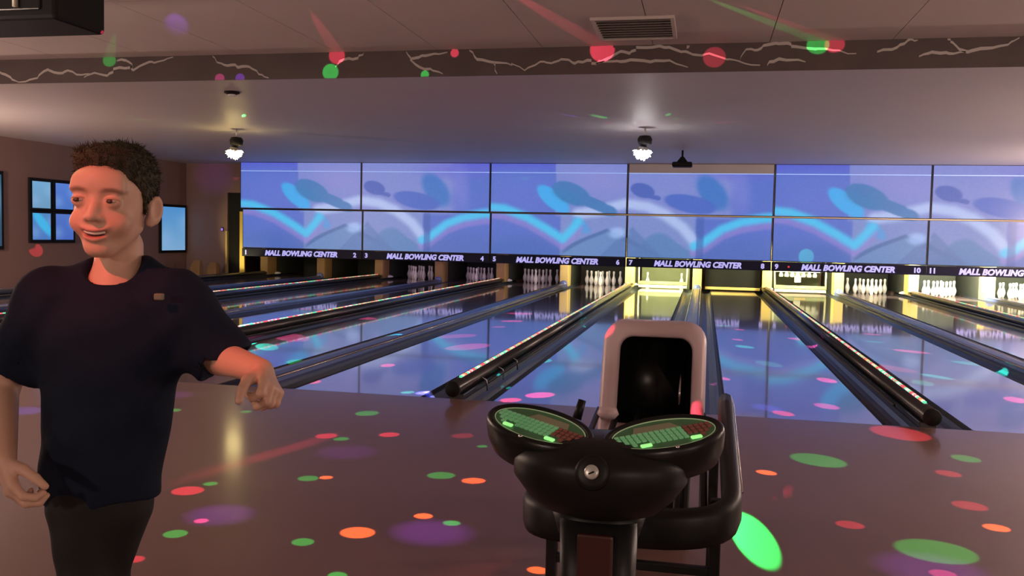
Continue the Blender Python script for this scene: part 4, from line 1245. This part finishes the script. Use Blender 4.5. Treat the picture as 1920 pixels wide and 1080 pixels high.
# short tufts over the cap of hair
hme = hv.data
nv = len(hme.vertices)
hc_ = np.zeros(nv * 3); hme.vertices.foreach_get('co', hc_); hc_ = hc_.reshape(-1, 3)
hn_ = np.zeros(nv * 3); hme.vertices.foreach_get('normal', hn_); hn_ = hn_.reshape(-1, 3)
rg = np.random.default_rng(3)
out = np.einsum('ij,ij->i', hc_ - (HC + np.array((0, 0.02, 0.03))), hn_) > 0.03
cand = np.nonzero(out)[0]
pick = rg.choice(cand, min(4200, len(cand)), replace=False)
tv_, tf_ = [], []
for i in pick:
    b = hc_[i]; n = hn_[i]
    q = (b - HC) @ HR
    flow = np.array((0.15, -0.9 if q[2] > 0.06 else 0.15, -0.25 if q[2] > 0.06 else -1.0)) @ HR.T
    if q[1] < -0.03: flow = np.array((-0.25, -0.55, 0.75))
    g = flow - n * (flow @ n) + rg.normal(0, 0.35, 3)
    g /= np.linalg.norm(g) + 1e-9
    ln = 0.009 + 0.006 * rg.random() + (0.003 if q[2] > 0.05 else -0.003)
    tip = b + (g * 0.95 + n * 0.10) * ln
    sd = np.cross(n, g); sd /= np.linalg.norm(sd) + 1e-9
    k = len(tv_)
    b0 = b - n * 0.001
    tv_ += [b0 - sd * 0.0013, b0 + sd * 0.0013, b0 + n * 0.002 - g * 0.001, tip]
    tf_ += [(k, k + 1, k + 3), (k + 1, k + 2, k + 3), (k + 2, k, k + 3)]
tm = MB(); tm.v = [tuple(x) for x in tv_]; tm.f = tf_; tm.m = [0] * len(tf_)
to = tm.build('hair_tufts', hair_m, boy, True, world=False); to['kind'] = 'stuff'

# shirt
def wrinkle(p):
    return (0.0022 * np.sin(p[:, 0] * 38 + p[:, 2] * 30 + 2 * np.sin(p[:, 2] * 13)) + 0.0018 * np.sin(p[:, 2] * 62 - p[:, 0] * 44 + 1.3 * np.sin(p[:, 0] * 25)))
def shirt_sdf(p):
    d = elp(p, (0, 0.028, 1.085), (0.150, 0.086, 0.105))
    tz = np.clip((p[:, 2] - 0.70) / 0.40, 0, 1)
    cx = -0.026 + 0.028 * tz
    wx = 0.110 + 0.030 * tz
    wy = 0.088 + 0.0 * tz
    q = np.sqrt(((p[:, 0] - cx) / wx) ** 2 + ((p[:, 1] - 0.010 - 0.012 * tz) / wy) ** 2)
    body = (q - 1) * 0.085
    body = smax(body, p[:, 2] - 1.10, 0.05)
    d = smin(d, body, 0.05)
    d = smin(d, rcone(p, (-0.045, 0.038, 1.185), SHL, 0.030, 0.050), 0.04)
    d = smin(d, rcone(p, (0.050, 0.042, 1.190), SHR, 0.030, 0.050), 0.04)
    # sleeves
    for S, E_, cut in ((SHL, ELL, 0.78), (SHR, ELR, 1.10)):
        S = np.array(S); E_ = np.array(E_); ax_ = E_ - S
        Ln = np.linalg.norm(ax_); u = ax_ / Ln
        e = S + u * Ln * (cut + 0.25)
        sl = rcone(p, S, e, 0.058, 0.062)
        t = (p - S) @ u
        sl = smax(sl, t - Ln * cut, 0.006)
        d = smin(d, sl, 0.03)
        inner = np.maximum(rcone(p, S, e, 0.050, 0.054), Ln * (cut - 0.22) - t)
        d = smax(d, -inner, 0.004)
    d = d + wrinkle(p)
    d = smax(d, 0.735 + 0.010 * np.sin(p[:, 0] * 30) - p[:, 2], 0.006)
    # hollow at the hem and neck opening
    d = smax(d, -np.maximum((q - 0.90) * 0.085, p[:, 2] - 0.80), 0.004)
    nk = rcone(p, (0.004, -0.002, 1.245), (0.002, 0.020, 1.165), 0.064, 0.044)
    d = smax(d, -nk, 0.006)
    return d
shirt_m = mat('navy_jersey', (0.006, 0.0105, 0.026), 0.85, 0.2, noise=0.25, nscale=30, bump=0.15, bscale=400)
sdf_obj('shirt', shirt_sdf, (-0.34, -0.16, 0.70), (0.34, 0.17, 1.26), 0.0042, shirt_m, boy, 2)
em = MB().box(0.112, 0.130, -0.066, -0.055, 1.138, 1.151)
em.build('chest_emblem', mat('pale_emblem_print', (0.16, 0.16, 0.11), 0.6), boy, world=False, bevel=0.003)

def trousers_sdf(p):
    d = elp(p, (-0.022, 0.004, 0.755), (0.099, 0.078, 0.085))
    for a, b, c, e in LEGS:
        d = smin(d, rcone(p, a, b, 0.062, 0.048), 0.02)
        d = smin(d, rcone(p, b, c, 0.047, 0.048), 0.012)
        d = smin(d, rcone(p, c, e, 0.052, 0.047), 0.012)
    d = d + 0.6 * wrinkle(p)
    d = smax(d, 0.075 - p[:, 2], 0.006)
    return smax(d, p[:, 2] - 0.80, 0.01)
sdf_obj('trousers', trousers_sdf, (-0.16, -0.16, 0.05), (0.14, 0.28, 0.83), 0.006, mat('black_trousers', (0.004, 0.004, 0.005), 0.8, noise=0.2, nscale=40), boy, 2)
for x, y, z in ((-0.03, -0.02, 0.0), (0.02, 0.175, 0.012)):
    def shoe(p, x=x, y=y, z=z):
        d = elp(p, (x, y - 0.045, z + 0.032), (0.042, 0.105, 0.036))
        d = smin(d, rcone(p, (x, y + 0.02, z + 0.05), (x, y + 0.02, z + 0.085), 0.042, 0.038), 0.03)
        return smax(d, z + 0.004 - p[:, 2], 0.006)
    sdf_obj('shoe', shoe, (x - 0.07, y - 0.17, -0.01), (x + 0.07, y + 0.09, 0.16), 0.006, M['black'], boy, 1)
